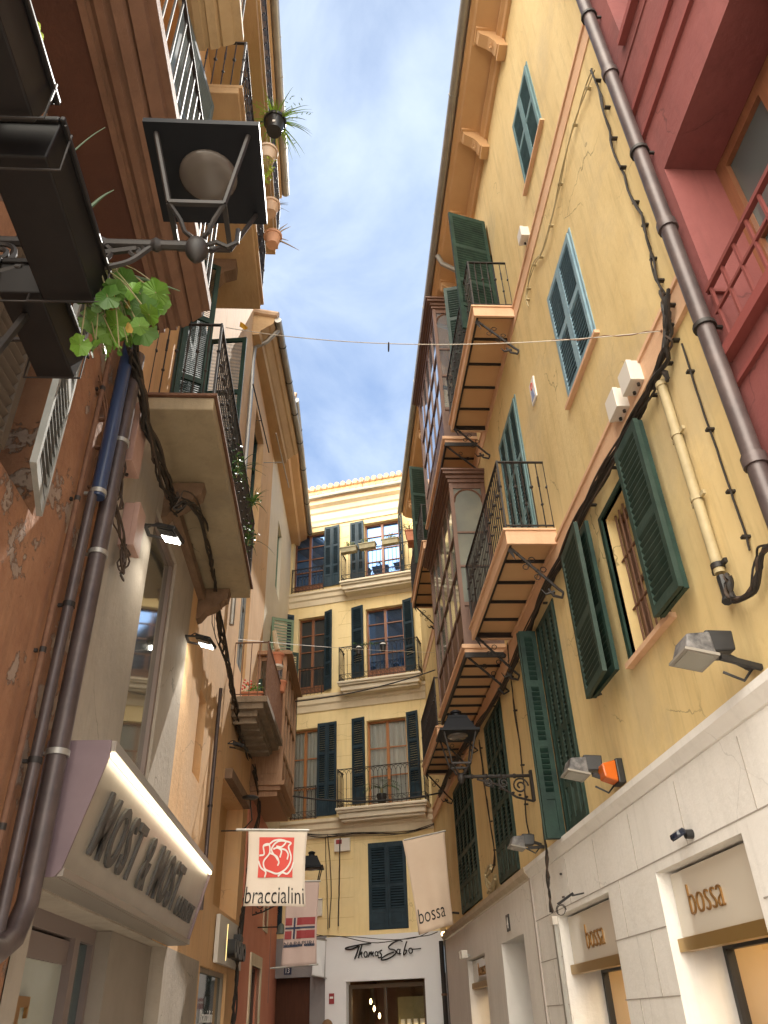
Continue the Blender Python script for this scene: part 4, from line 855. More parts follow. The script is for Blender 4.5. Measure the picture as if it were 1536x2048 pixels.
c.build('lace_curtain',mat('lilac_lace',(.42,.33,.42),.9,col2=(.10,.07,.10),scale=30),ori)
# ================================================================== THINGS ON THE RIGHT WALL
def L2(F,u,v,y=0): x,z=F.m(u,v,y); return V((x,y,z))
def boxthing(F,name,u,v,sx,sy,sz,m,label,cat,group=None,lid=True,knock=2,mlid=None):
    p=L2(F,u,v); r=F.root(name,p.x,0,p.z,label,cat,group)
    MB().box(-sx/2,sx/2,-sy,0,-sz/2,sz/2).build('housing',m,r,bevel=.006)
    if lid: MB().box(-sx/2-.004,sx/2+.004,-sy-.012,-sy*.72,-sz/2-.004,sz/2+.004).build('lid',mlid or m,r,bevel=.004)
    for i in range(knock): MB().tube([(-sx/4+sx/2*i,-sy*.4,-sz/2-.02),(-sx/4+sx/2*i,-sy*.4,-sz/2)],.014,8).build('cable_gland',BLKP,r)
    return r
boxthing(FR,'junction_box',1278,757,.20,.11,.20,PLASW,'upper of the two white junction boxes on the peach band','box')
boxthing(FR,'junction_box',1250,810,.20,.11,.20,PLASW,'lower of the two white junction boxes on the peach band','box')
r=boxthing(FR,'junction_box',1056,472,.16,.10,.17,PLASW,'lone small junction box high on the yellow wall with cable below','box',knock=1)
def cable(F,pts,r,m,name,label,cat='cable',n=10,amp=.006,strands=1,seed=1,off=-.025,group=None,clips=0):
    P=[L2(F,u,v,off) if len(q)==2 else L2(F,u,v,q[2]) for q in pts for (u,v) in [q[:2]]]
    root=F.root(name,P[0].x,0,P[0].z,label,cat,group); o=V((P[0].x,0,P[0].z)); C=catmull(P,6)
    for s_ in range(strands):
        rn=random.Random(seed*31+s_); a=(rn.uniform(-1,1),rn.uniform(-1,1),rn.uniform(-1,1)); A=amp*(2.2 if strands>1 else 1)
        ph=rn.uniform(0,6); f1,f2,f3=rn.uniform(.15,.8),rn.uniform(.15,.7),rn.uniform(.1,.6)
        Q=[p-o+V((A*math.sin(i*f1+ph)+a[0]*A*1.3+rn.uniform(-amp,amp)*.35,-abs(A*math.cos(i*f2+ph)),A*math.cos(i*f3+ph)+a[2]*A*1.2)) for i,p in enumerate(C)]
        mm=m if s_%4!=2 else (CABLEB if m is CABLE else m)
        MB().tube(Q,r*rn.uniform(.45,1.2),5).build('cable_strand',mm,root)
    for k in range(clips):
        i=int((k+.5)/clips*(len(C)-1)); p=C[i]-o
        MB().box(p.x-.016,p.x+.016,-.05,0,p.z-.008,p.z+.008).build('cable_clip',CABLE if m is CABLE else m,root)
    return root
cable(FR,[(1335,590),(1340,650),(1338,700),(1300,790),(1240,900),(1180,1010),(1110,1150),(1060,1260),(1010,1370),(960,1450),(915,1520),(880,1590)],.015,CABLE,'cable_bundle','thick bundle of black cables running under the peach band on the yellow wall',strands=9,amp=.016,seed=3,off=-.06,clips=16)
cable(FR,[(1190,140),(1150,250),(1115,390),(1090,500),(1068,530),(1056,585),(1057,610)],.009,CREAMP,'wall_cable','yellow painted cables curving down past the upper windows',strands=2,amp=.008,seed=5,clips=8)
cable(FR,[(1187,135),(1215,215),(1232,290),(1262,380),(1290,450),(1310,530),(1333,590)],.010,CABLE,'wall_cable','dark twisted cable descending beside the brown downpipe',strands=2,amp=.012,seed=6,clips=8)
cable(FR,[(1362,690),(1400,800),(1440,920),(1480,1040),(1500,1100)],.008,CABLE,'wall_cable','single thin dark cable right of the painted conduit',seed=7,clips=4)
cable(FR,[(1310,775),(1322,750),(1332,745),(1336,760)],.016,CABLE,'cable_bundle','short black cable hook entering the top of the painted conduit',strands=3,amp=.004,seed=8,off=-.06)
cable(FR,[(1460,1150),(1462,1180),(1480,1200),(1510,1175),(1524,1110),(1540,1090),(1580,1080)],.014,CABLE,'cable_bundle','black cables looping below the painted conduit at the right edge',strands=4,amp=.008,seed=9,off=-.07)
cable(FR,[(1015,1285),(1028,1400),(1045,1530),(1055,1640),(1062,1690)],.008,CABLE,'wall_cable','thin cable between the open shutter leaf and the wall lantern bracket',seed=10,clips=5,strands=2,amp=.006)
cable(FR,[(960,1480),(972,1580),(990,1700),(985,1740)],.009,CABLE,'wall_cable','thin dark cable between the two closed shuttered doors',seed=11,clips=5,strands=2,amp=.008)
cable(FR,[(1085,1610),(1095,1690),(1100,1760),(1108,1830)],.010,CABLE,'wall_cable','dark cables crossing the white ledge below the wall lantern',seed=12,strands=3,amp=.01,clips=4,off=-.16)
cable(FR,[(985,1735),(975,1750),(985,1775),(995,1755),(980,1790)],.02,CREAMP,'hose_loop','looped painted conduit above the ledge between shuttered doors','pipe',seed=13,strands=2,amp=.012,off=-.05)
# painted conduit
p=L2(FR,1335,765); q=L2(FR,1462,1140); r=FR.root('conduit',p.x,-.05,q.z,'cream painted vertical conduit with clamps on the yellow wall','pipe')
Hh=p.z-q.z; MB().tube([(0,0,0),(0,0,Hh)],.035,12).build('pipe',CREAMP,r)
for t in (.02,.34,.68,.97):
    m=MB(); m.tube([(0,0,Hh*t),(0,0,Hh*t+.035)],.043,12); m.bar((-.09,.01,Hh*t+.015),(.09,.01,Hh*t+.015),.02,.03); m.build('clamp',CREAMP if t>.1 else IRON,r)
m=MB(); m.tube([(0,0,-.02),(0,0,-.16),(.01,-.02,-.2)],.03,8); m.build('black_end',BLKP,r)
# ceramic plate
p=L2(FR,1068,782); r=FR.root('ceramic_plaque',p.x,-.0,p.z,'small white ceramic plaque with blue and red drawing on the yellow wall','plaque')
MB().box(-.10,.10,-.02,0,-.16,.16).build('tile',WHITEP,r,bevel=.003)
m=MB(); m.prism([(-.06,-.024,-.12),(.06,-.024,-.12),(.04,-.024,.0),(-.05,-.024,.02)],(0,.003,0)); m.build('blue_drawing',mat('tile_blue',(.25,.32,.55),.4),r)
MB().tube(spiral((0,-.024,.07),.045,1,(1,0,0),(0,0,1),12,0,.9),.006,4).build('red_drawing',REDP,r)
# wire across the street
a=atX(1322,662,2.38); b_=atX(452,655,-1.12); 
w_=empty('span_wire',a,0,'thin wire spanning the alley between the two facades against the sky','wire')
pts=[]; 
for i in range(41):
    t=i/40; p=a.lerp(b_,t)-a; p.z-=.34*4*t*(1-t)*.55; pts.append(p)
MB().tube(pts,.004,5).build('wire',CABLEW,w_)
m=MB(); m.tube([p+V((0,0,.014*math.sin(i*1.9))) for i,p in enumerate(pts[:9])],.005,4); m.build('twisted_end',RUST,w_)
m=MB(); m.tube(spiral((.02,0,0),.035,1,(0,1,0),(0,0,1),12,0,1),.008,5); m.tube([(.02,0,0),(.0,0,0)],.012,6); m.build('wall_eye',RUST,w_)
m=MB(); m.tube(spiral(pts[22]+V((0,0,-.04)),.04,1,(0,1,0),(0,0,1),12,0,1),.005,5); m.build('ring',IRON,w_)
def flood(F,u,v,label,rz=0,amber=False,sc=1.0,out=.42,drop=.03,group='old projector lamps on arms along the yellow wall',side=.0):
    p=L2(F,u,v); r=F.root('projector_lamp',p.x,0,p.z,label,'floodlight',group)
    m=MB(); m.bar((-.05,0,0),(-.05-side*.6,-out*.9,drop+.04),.03,.03); m.bar((.06,0,-.04),(.06-side*.6,-out*.85,drop-.08),.03,.03); m.bar((-.05,-.01,0),(.06,-.01,-.04),.05,.02); m.tube([(.0,-.02,-.02),(.02,-.1,-.10),(.0,-.2,-.04)],.009,5)
    m.build('arm',BLKP,r)
    T=M4.Translation((-side,-out-.06,drop+.0))@M4.Rotation(-.22,4,'X')@M4.Scale(sc,4)
    a=[(-.13,-.13),(.13,-.13),(.15,.10),(-.15,.10)]
    m=MB(); vs=[(-.16,-.14,-.10),(.16,-.14,-.10),(.16,.10,-.10),(-.16,.10,-.10),(-.12,-.12,.05),(.12,-.12,.05),(.13,.06,.10),(-.13,.06,.10)]
    m.add(vs,[(0,3,2,1),(0,1,5,4),(1,2,6,5),(2,3,7,6),(3,0,4,7),(4,5,6,7)],T)
    m.build('lamp_head',mat('flaking_grey_housing',(.20,.19,.185),.6,col2=(.012,.012,.015),scale=11),r,bevel=.01)
    m=MB(); m.box(-.175,.175,-.155,.115,-.118,-.095,T); m.build('front_frame',mat('dirty_frame',(.22,.20,.17),.6),r); m=MB(); m.box(-.145,.145,-.125,.09,-.123,-.117,T); m.build('lens',mat('dusty_lens',(.25,.24,.20),.25),r)
    m=MB(); m.add([(-.10,.06,-.06),(.10,.06,-.06),(.12,.27,-.01),(-.12,.27,-.01),(-.09,.04,.13),(.09,.04,.13),(.11,.25,.16),(-.11,.25,.16)],[(0,3,2,1),(0,1,5,4),(1,2,6,5),(2,3,7,6),(3,0,4,7),(4,5,6,7)],T); m.build('ballast_box',BLKP,r,bevel=.01)
    return r
flood(FR,1510,1330,'nearest projector lamp on the yellow wall, flaking grey and black, at the right edge',sc=.72,out=.27,side=-.02,drop=.10)
flood(FR,1235,1562,'projector lamp beside the orange beacon above the white ledge',sc=.72,out=.27,side=-.02,drop=.12)
flood(FR,1085,1688,'farthest projector lamp, just left of the tall green shutter end',sc=.66,out=.22,side=.0,drop=.03)
p=L2(FR,1243,1545); r=FR.root('beacon_light',p.x,0,p.z,'orange beacon light on the yellow wall beside a projector lamp','light')
MB().box(-.08,.08,-.06,0,-.10,.10).build('base',BLKP,r,bevel=.008); MB().prism([(-.075,-.06,-.09),(-.075,-.17,-.05),(-.075,-.18,.06),(-.075,-.06,.09)],(.15,0,0)).build('amber_lens',AMBER,r,bevel=.012)
# lantern
def lantern(r,s=1.0,cx=0,cy=0,zb=0):
    """square street lantern, bottom finial at zb"""
    T=M4.Translation((cx,cy,zb))@M4.Scale(s,4)
    def fr(w0,z0,w1,z1): return [(-w0,-w0,z0),(w0,-w0,z0),(w0,w0,z0),(-w0,w0,z0),(-w1,-w1,z1),(w1,-w1,z1),(w1,w1,z1),(-w1,w1,z1)]
    bf=[(0,3,2,1),(4,5,6,7),(0,1,5,4),(1,2,6,5),(2,3,7,6),(3,0,4,7)]
    m=MB(); m.add(fr(.25,.50,.25,.53),bf,T); m.add(fr(.215,.532,.13,.70),bf,T); m.add(fr(.135,.70,.12,.73),bf,T)
    m.lathe([(.07,.73),(.06,.78),(.075,.79),(.075,.81),(.04,.83),(.001,.84)],(0,0,0),12,T); m.build('hood',mat('dark_blue_grey_metal',(.006,.007,.010),.55,spec=.2),r)
    m=MB(); 
    for sx,sy in ((1,1),(1,-1),(-1,1),(-1,-1)):
        m.tube([T@V((sx*.115,sy*.115,.13)),T@V((sx*.20,sy*.20,.50))],.012*s,6)
        m.tube([T@V((sx*.115,sy*.115,.13)),T@V((sx*.07,sy*.07,.08)),T@V((sx*.05,sy*.05,.03)),T@V((0,0,.02))],.011*s,6)
    for k in range(4):
        a=[(1,1),(1,-1),(-1,-1),(-1,1)]; p_,q_=a[k],a[(k+1)%4]; m.bar(T@V((p_[0]*.115,p_[1]*.115,.13)),T@V((q_[0]*.115,q_[1]*.115,.13)),.02*s)
    m.build('cage',IRON,r)
    m=MB(); m.lathe([(.001,-.10),(.02,-.09),(.045,-.05),(.05,-.02),(.045,.01),(.02,.03),(.001,.035)],(0,0,0),12,T); m.build('finial',IRON,r)
    m=MB(); m.lathe([(.001,.463),(.07,.466),(.115,.476),(.13,.488),(.132,.50)],(0,0,0),28,T); m.build('lamp_lens',LENS,r)
def scrollarm(r,L_,z0,sgn=1,big=1.0,y=0):
    """arm from wall (x=0) out to -L_ along local y"""
    m=MB(); m.tube([(0,0,z0),(0,-L_,z0)],.020*big,8)
    for k in range(4): m.ball((0,-L_*(.25+.2*k),z0),.03*big,6)
    m.tube([(0,-.02,z0-.30*big),(0,-.22,z0-.25*big),(0,-.5*L_,z0-.10*big),(0,-.78*L_,z0-.03)],.014*big,6)
    for c,rr,st in (((0,-.16,z0-.12*big),.10*big,0),((0,-.36,z0-.08*big),.065*big,1),((0,-.54,z0-.07*big),.055*big,2)):
        if abs(c[1])<L_*.85: m.tube(spiral(c,rr,1.7,(0,1,0),(0,0,1),26,st,.2),.011*big,5)
    for i in range(7): m.ball((0,-.1-.09*i*min(1,L_),z0-.25*big+.025*i),.022*big,5,(1,1,.7))
    m.build('scroll_arm',IRON,r)
    m=MB(); m.box(-.035,.035,-.03,0,z0-.30,z0+.06); m.build('wall_plate',IRON,r)
pb=L2(FR,1065,1560); hd=atY(925,1556,-FR.w(pb.x,0,0).y*-1); 
hd=atY(922,1552,FR.w(pb.x,0,0).y); La=2.4-hd.x
r=FR.root('wall_lantern',pb.x,0,0,'black square lantern on a scrolled iron arm on the yellow wall','lantern')
lantern(r,.98,0,-La,hd.z); scrollarm(r,La,hd.z-.01)
# cameras and small lamps on the white wall
p=L2(FR,1385,1668,-.03); r=FR.root('round_lamp',p.x,-.03,p.z,'small black round lamp above the nearest bossa window','lamp')
MB().tube([(0,0,0),(0,-.05,0)],.03,10).build('base',BLKP,r); MB().lathe([(.001,-.02),(.055,-.02),(.06,0),(.05,.02),(.001,.025)],(0,0,0),14,T=M4.Translation((-.0,-.10,.0))@M4.Rotation(.5,4,'X')).build('head',mat('dark_blue_black_gloss',(.008,.012,.025),.15),r)
p=L2(FR,1168,1786,-.03); r=FR.root('bare_lamp_arm',p.x,-.03,p.z,'bare black lamp arm with loose cable above the middle bossa window','bracket')
m=MB(); m.tube([(0,0,0),(0,-.12,-.02)],.008,5); m.bar((0,-.11,-.0),(0.02,-.27,-.09),.035,.02); m.build('arm',BLKP,r); MB().tube(spiral((0.02,-.25,-.14),.05,1.6,(0,1,.0),(.3,0,1),20,0,.7),.004,5).build('loose_cable',CABLE,r)
p=L2(FR,938,1912,-.03); r=FR.root('twin_spotlight',p.x,-.03,p.z,'pair of small grey box spotlights above the farthest bossa window','lamp')
for x in (-.12,.12): MB().box(x-.07,x+.07,-.16,-.05,-.04,.08).build('spotlight_head',PLASW,r,bevel=.01)
MB().bar((-.17,-.03,.0),(.17,-.03,0),.03).build('mounting_rail',ZINC,r)
p=L2(FR,918,1824,-.03); r=FR.root('dome_camera',p.x,-.03,p.z,'white dome camera on the yellow wall at the end of the ledge','camera')
MB().ball((0,-.22,0),.085,12).build('dome',PLASW,r); MB().tube([(0,0,-.02),(0,-.2,0)],.02,6).build('arm',BLKP,r); MB().ball((0,-.25,-.045),.05,10).build('lens',BLACK,r)
p=atY(887,1868,18.6); r=empty('bulkhead_lamp',p,0,'small lit bulb under the far end of the white ledge','lamp'); MB().ball((0,0,0),.05,8).build('bulb',WARM,r); MB().tube([(0,0,.04),(.1,.1,.1)],.015,5).build('holder',IRON,r)
p=L2(FR,1110,1850,-.05); r=FR.root('cable_trunking',p.x,-.05,0,'grey vertical cable trunking down the white wall by the bossa window','pipe')
MB().box(-.035,.035,-.02,.02,0,p.z).build('trunking',ZINC,r); MB().box(-.06,.06,-.035,.02,p.z,p.z+.08).build('cap',PLASW,r)
# near-black block fills the gap, its shade put into the colour
MB().box(-18.9,-18.72,-.02,.3,0,3.1).build('gap_shade_block',INTD,B)
r=FR.root('downpipe',-18.85,-.10,0,'dark old pipe in the gap beside the white shop front','pipe'); MB().tube([(0,0,0),(0,0,1.5),(0,0,3.0)],.05,8).build('pipe',IRON,r); MB().tube([(0,0,2.0),(0,0,2.04)],.062,8).build('pipe_clamp',RUST,r)
# ================================================================== BANNERS
def banner(name,label,tl,tr,br,bl,m,rodm=ZINC,rod=True,sag=.03,ext=.12,rodbot=False,group=None):
    """cloth hung between four world corners"""
    tl,tr,br,bl=map(V,(tl,tr,br,bl)); ex=(tr-tl).normalized(); r=empty(name,tl,math.atan2(ex.y,ex.x),label,'banner',group)
    inv=(M4.Translation(tl)@M4.Rotation(math.atan2(ex.y,ex.x),4,'Z')).inverted()
    nx,nz=16,22; mb=MB(); vs=[]
    for j in range(nz+1):
        for i in range(nx+1):
            a=i/nx;b_=j/nz; p=tl.lerp(tr,a).lerp(bl.lerp(br,a),b_); p=inv@p; p.y+=sag*math.sin(a*5+b_*2.2)*b_+sag*.5*math.sin(a*11-b_*3)*b_
            p.x+=-.03*math.sin(b_*math.pi)*(a-.5)*2*.6; vs.append(p)
    fs=[(j*(nx+1)+i,j*(nx+1)+i+1,(j+1)*(nx+1)+i+1,(j+1)*(nx+1)+i) for j in range(nz) for i in range(nx)]
    mb.add(vs,fs,smooth=True); c=mb.build('cloth',m,r); so_=c.modifiers.new('thick','SOLIDIFY'); so_.thickness=.006; so_.offset=1
    a,b_=inv@tl,inv@tr; d=(b_-a).normalized(); MB().tube([a-d*ext,b_+d*.02],.014,8).build('rod',rodm,r)
    if rodbot: a,b_=inv@bl,inv@br; d=(b_-a).normalized(); MB().tube([a-d*ext,b_+d*.03],.012,8).build('rod',rodm,r)
    def on(a,b_,off=-.012):
        p=inv@(tl.lerp(tr,a).lerp(bl.lerp(br,a),b_)); p.y+=sag*math.sin(a*5+b_*2.2)*b_+sag*.5*math.sin(a*11-b_*3)*b_+off; p.x+=-.03*math.sin(b_*math.pi)*(a-.5)*2*.6; return p
    return r,on
def drape(on,mb2,asp=1): # map a mesh with x,z in 0..1 onto cloth
    o=MB(); o.v=[tuple(on(v[0],1-v[2],-.010+v[1])) for v in mb2.v]; o.f=mb2.f; o.sm=mb2.sm; return o
Yb=10.0
r,on=banner('shop_banner','cream hanging banner with a red rose emblem reading braccialini',atY(497,1660,Yb),atY(615,1661,Yb),atY(611,1813,Yb),atY(486,1812,Yb),FABR,ext=.15)
W_=120;H_=152
def E2(x,y): return ((x-492)/122, (1812-y)/151)
m=MB(); n=8
a0=E2(515,1676); a1=E2(588,1757)
for i in range(n):
    for j in range(n):
        xa=a0[0]+(a1[0]-a0[0])*i/n; xb=a0[0]+(a1[0]-a0[0])*(i+1)/n; za=a1[1]+(a0[1]-a1[1])*j/n; zb=a1[1]+(a0[1]-a1[1])*(j+1)/n; m.quad((xa,0,za),(xb,0,za),(xb,0,zb),(xa,0,zb))
drape(on,m).build('red_emblem',REDP,r)
# rose outline in white strokes (coordinates read in a 1536x1315 enlargement)
def Z4(x,y): X_,Y_=x/2.4,1500+y/2.4; q=E2(X_,Y_); return (q[0],-.012,q[1])
strokes=[[(1240,512),(1262,505),(1258,465),(1285,458),(1290,500),(1262,540),(1270,575),(1300,590),(1335,600),(1372,582),(1395,550),(1400,515),(1385,470),(1395,450),(1350,440),(1320,450),(1300,480),(1310,505),(1330,520),(1340,545),(1335,560)],
 [(1258,465),(1285,458),(1310,440),(1345,435),(1370,445),(1350,470),(1325,468)],[(1345,480),(1370,485),(1385,505),(1382,530)],[(1290,500),(1315,510),(1335,535)],[(1236,540),(1250,570),(1275,590),(1272,615)],[(1414,545),(1405,575),(1385,600),(1360,595),(1340,612)],[(1310,480),(1330,475),(1350,490),(1345,520)]]
m=MB()
for st in strokes:
    C=catmull([Z4(*p) for p in st],6)
    for i in range(len(C)-1):
        a_,b_=C[i],C[i+1]; d=(b_-a_); 
        if d.length<1e-6: continue
        nn=V((-d.z,0,d.x)).normalized()*.012; e=d.normalized()*.006; m.add([a_-nn-e,b_-nn+e,b_+nn+e,a_+nn-e],[(0,1,2,3)])
o=MB(); o.v=[tuple(on(v[0],1-v[2],-.018)) for v in m.v]; o.f=m.f; o.sm=m.sm; o.build('rose_outline',WHITEP,r)
t=textmesh('braccialini',.96,.215,.002,bold=-.004); tt=MB(); tt.v=[(v[0]+.015,0,v[2]+.03) for v in t.v]; tt.f=t.f; tt.sm=t.sm; drape(on,tt).build('lettering',BLACK,r)
Yn=14.0
r,on=banner('shop_banner','pinkish banner with a red and navy flag emblem above the brown door',atY(573,1763,Yn),atY(639,1762,Yn),atY(633,1929,Yn),atY(561,1935,Yn),FABR3,rodbot=True,ext=.16)
def rect(m,x0,x1,z0,z1,n=3):
    for i in range(n):
        a=x0+(x1-x0)*i/n;b_=x0+(x1-x0)*(i+1)/n; m.quad((a,0,z0),(b_,0,z0),(b_,0,z1),(a,0,z1))
m=MB(); rect(m,.06,.28,.33,.46);rect(m,.06,.28,.54,.57) if 0 else None
def EN(x,y): return ((x-567)/68.,(1933-y)/170.)
def RR(m,x0,y0,x1,y1): a=EN(x0,y0);b_=EN(x1,y1); rect(m,a[0],b_[0],b_[1],a[1],4)
m=MB(); RR(m,569,1838,583,1853); RR(m,593,1838,631,1853); RR(m,569,1864,583,1880); RR(m,593,1864,631,1880); drape(on,m).build('red_flag_fields',DKRED,r)
m=MB(); RR(m,586,1838,590,1857); RR(m,569,1856.5,631,1860.5); RR(m,586,1860.5,590,1880); drape(on,m).build('navy_cross',NAVYP,r)
m=MB(); RR(m,568,1891,631,1896); drape(on,m).build('dark_band',NAVYP,r)
t=textmesh('NAPAPIJRI',.90,.065,.002,bold=.01); tt=MB(); tt.v=[(v[0]+.02,-.004,v[2]+.215) for v in t.v]; tt.f=t.f; tt.sm=t.sm; drape(on,tt).build('lettering',mat('two_tone_lettering',(.12,.11,.13),.7),r)
Yo=14.6
r,on=banner('shop_banner','plain sand coloured banner reading bossa, hanging slanted from the right wall',atY(805,1681,Yo),atY(889,1662,Yo),atY(908,1848,Yo),atY(838,1870,Yo),FABR2,ext=-.02,sag=.05)
t=textmesh('bossa',.74,.15,.002,bold=-.004); tt=MB(); tt.v=[(v[0]+.06,0,v[2]+.10) for v in t.v]; tt.f=t.f; tt.sm=t.sm; drape(on,tt).build('lettering',BLACK,r)
# white curved flag beside the white shop
r,on=banner('shop_banner','small white vertical flag edge-on left of the white shop front',FE.w(-1.93,-.5,3.22),FE.w(-1.72,-.2,3.2),FE.w(-1.72,-.2,2.45),FE.w(-1.93,-.5,2.5),TSWHITE,ext=.02,sag=.03,rodbot=True)
# ================================================================== LEFT THINGS
def vpipe(F,x,y,z0,z1,rad,m,label,clamps=(),elbow=None):
    r=F.root('downpipe',x,y,0,label,'pipe'); pts=[(0,0,z1),(0,0,(z0+z1)/2),(0,0,z0)]
    if elbow: pts+=elbow
    MB().tube(pts,rad,12).build('pipe',m,r)
    for z in clamps:
        mm=MB(); mm.tube([(0,0,z),(0,0,z+.035)],rad*1.15,12); mm.bar((0,.03,z+.015),(0,-y*.98,z+.015),.02); mm.build('pipe_clamp',ZINC if rad>.05 else IRON,r)
    return r
vpipe(FL,4.80,-.12,2.35,6.36,.062,PIPEB,'thick brown downpipe beside the lit canopy sign, bending at the bottom',(3.0,4.4,5.4),[(.0,-.0,2.2),(-.12,.0,2.02),(-.3,.0,1.95),(-.8,0,1.93)])
vpipe(FL,4.62,-.10,4.78,6.36,.052,PIPEN,'glossy navy blue pipe left of the thick brown downpipe',(4.8,))
vpipe(FL,4.60,-.07,2.0,4.80,.035,PIPEB,'thin brown pipe continuing below the navy pipe',(2.9,3.9))
vpipe(FL,4.40,-.05,1.8,6.36,.018,RUST,'thin rusty conduit on the peeling orange wall',(2.5,3.5,4.6,5.6))
vpipe(FL,11.5,-.04,2.9,5.95,.028,PIPEB,'grey downpipe on the peach wall beyond the slot window',(4.2,3.1))
vpipe(FL,5.02,-.06,2.9,6.4,.028,CREAMP,'pale pipe tucked behind the thick brown downpipe',(3.5,))
for (u,v,sx,sz,lb) in ((250,880,.26,.62,'upper dusty pink utility box right of the brown downpipe'),(248,1060,.22,.42,'lower dusty pink utility box with cables looping beneath')):
    boxthing(FL,'utility_box',u,v,sx,.12,sz,PLASP,lb,'box',knock=2)
CBL=[(255,690),(275,790),(300,900),(335,985),(345,1010)]
cable(FL,CBL,.018,CABLE,'cable_bundle','thick tangled cable bundle dropping past the cream balcony',strands=12,amp=.028,seed=21,off=-.14,clips=0)
cable(FL,[(345,1010,-.2),(372,1000,-.3),(395,1030,-.3),(415,1090,-.25),(425,1160,-.2),(432,1200,-.15)],.012,CABLE,'cable_bundle','black cables looping under the cream balcony between its corbels',strands=7,amp=.02,seed=22)
cable(FL,[(425,1190),(440,1290),(455,1350),(468,1420),(478,1470),(505,1540)],.014,CABLE,'cable_bundle','black cable tangle on the peach wall below the corbel',strands=8,amp=.03,seed=23,off=-.10)
cable(FL,[(418,1200),(430,1280),(445,1300),(440,1240)],.008,CABLE,'wall_cable','loose cable loop beside the second lit floodlight',strands=2,amp=.02,seed=24,off=-.10)
cable(FC,[(505,1540,-.1),(515,1620),(500,1700),(490,1780),(478,1860),(470,1950),(462,2048)],.016,CABLE,'cable_bundle','ragged vertical cable bundle behind the rose banner',strands=6,amp=.025,seed=25,off=-.10)
cable(FL,[(240,900),(235,980),(222,1030),(245,1110),(235,1140),(243,1100)],.009,CABLEB,'wall_cable','brown cables looping around the pink utility boxes',strands=5,amp=.02,seed=26,off=-.06)
cable(FL,[(195,760),(205,840),(190,930),(165,1080),(130,1260)],.010,RUST,'wall_cable','thin dark cable on the peeling orange wall',strands=2,amp=.012,seed=27,clips=6)
def led(F,u,v,label,lit=True,rz=0,s=1):
    p=L2(F,u,v); r=F.root('floodlight',p.x,0,p.z,label,'floodlight','black floodlights on the left wall' )
    T=M4.Translation((.05,-.22,-.02))@M4.Rotation(.35,4,'X')@M4.Rotation(-.2,4,'Z')@M4.Scale(s,4)
    MB().box(-.13,.13,-.10,.10,0,.045,T).build('housing',BLKP,r,bevel=.006)
    m=MB(); m.box(-.11,.11,-.085,.085,-.012,-.002,T); 
    if lit:
        m=MB(); m.box(-.11,-.0,-.085,.085,-.012,-.002,T); m.build('glass',BLKP,r); m=MB(); m.box(.0,.11,-.08,.08,-.014,-.002,T); m.build('led_panel',LEDW,r)
    else: m.build('glass',PANED,r)
    m=MB(); m.bar((-.08,0,.02),(-.09,-.22,.0),.02); m.bar((.10,0,.02),(.16,-.2,.0),.02); m.bar((-.08,-.01,.02),(.10,-.01,.02),.03); m.tube([(0,-.02,.04),(.0,-.1,.09),(0.02,-.2,.05)],.008,5); m.build('bracket',IRON,r)
    if lit:
        ld=bpy.data.lights.new('floodlight_beam','SPOT'); ld.energy=14; ld.color=(1,.95,.82); ld.spot_size=R(125); ld.spot_blend=.6; ld.shadow_soft_size=.06
        lo=bpy.data.objects.new('floodlight_beam',ld); scene.collection.objects.link(lo); lo.parent=r; lo.location=(.08,-.24,-.09); lo.rotation_euler=(R(-14),0,0)
    return r
led(FL,290,1062,'nearer lit floodlight under the cream balcony, by the utility box'); led(FL,372,1280,'farther lit floodlight above the peach slot window')
led(FL,452,1492,'unlit black floodlight under the small flowered balcony',False)
# LED strip light of the canopy (gives off light)
ld=bpy.data.lights.new('canopy_strip_light','AREA'); ld.shape='RECTANGLE'; ld.size=4.8; ld.size_y=.03; ld.energy=1.3; ld.color=(1,.84,.6)
lo=bpy.data.objects.new('canopy_strip_light',ld); scene.collection.objects.link(lo); lo.parent=K; lo.location=(2.4,-.43,.66); lo.rotation_euler=(R(18),0,0)
# small projecting lamps further on
p=atY(500,1595,13.5); r=empty('street_projector',p,0,'small flat lamp head on a stalk above the rose banner','lamp')
MB().ball((0,0,0),.11,10,(1.3,1,.35)).build('head',BLKP,r); MB().tube([(0,0,0),(.05,.05,-.35),(-.1,.1,-.5),(-.45,.1,-.5)],.012,6).build('stalk',IRON,r); MB().ball((0,0,-.03),.08,8,(1.2,1,.2)).build('lens',LENS,r)
p=atY(515,1855,17); r=empty('swan_lamp',p,0,'lamp on a thin horizontal arm on the salmon wall','lamp'); MB().tube([(0,0,0),(.42,0,0)],.012,6).build('arm',IRON,r); MB().lathe([(.02,.06),(.05,.03),(.10,-.12),(.09,-.12),(.001,0)],(.46,0,0),10).build('shade',mat('dull_green_shade',(.10,.12,.10),.5),r); MB().ball((.46,0,-.07),.04,8).build('bulb',LENS,r)
# name plates stack on the salmon wall end
p=atY(530,1925,19.6); r=empty('wall_sign',p,R(60),'tall narrow sign panel with pink and dark patches at the salmon corner','sign'); MB().box(-.14,.14,-.03,0,-.75,.75).build('board',mat('plum_board',(.20,.15,.18),.5),r)
for z in (-.30,-.05,.22): MB().box(-.10,.10,-.036,-.03,z,z+.13).build('patch',DKRED,r)
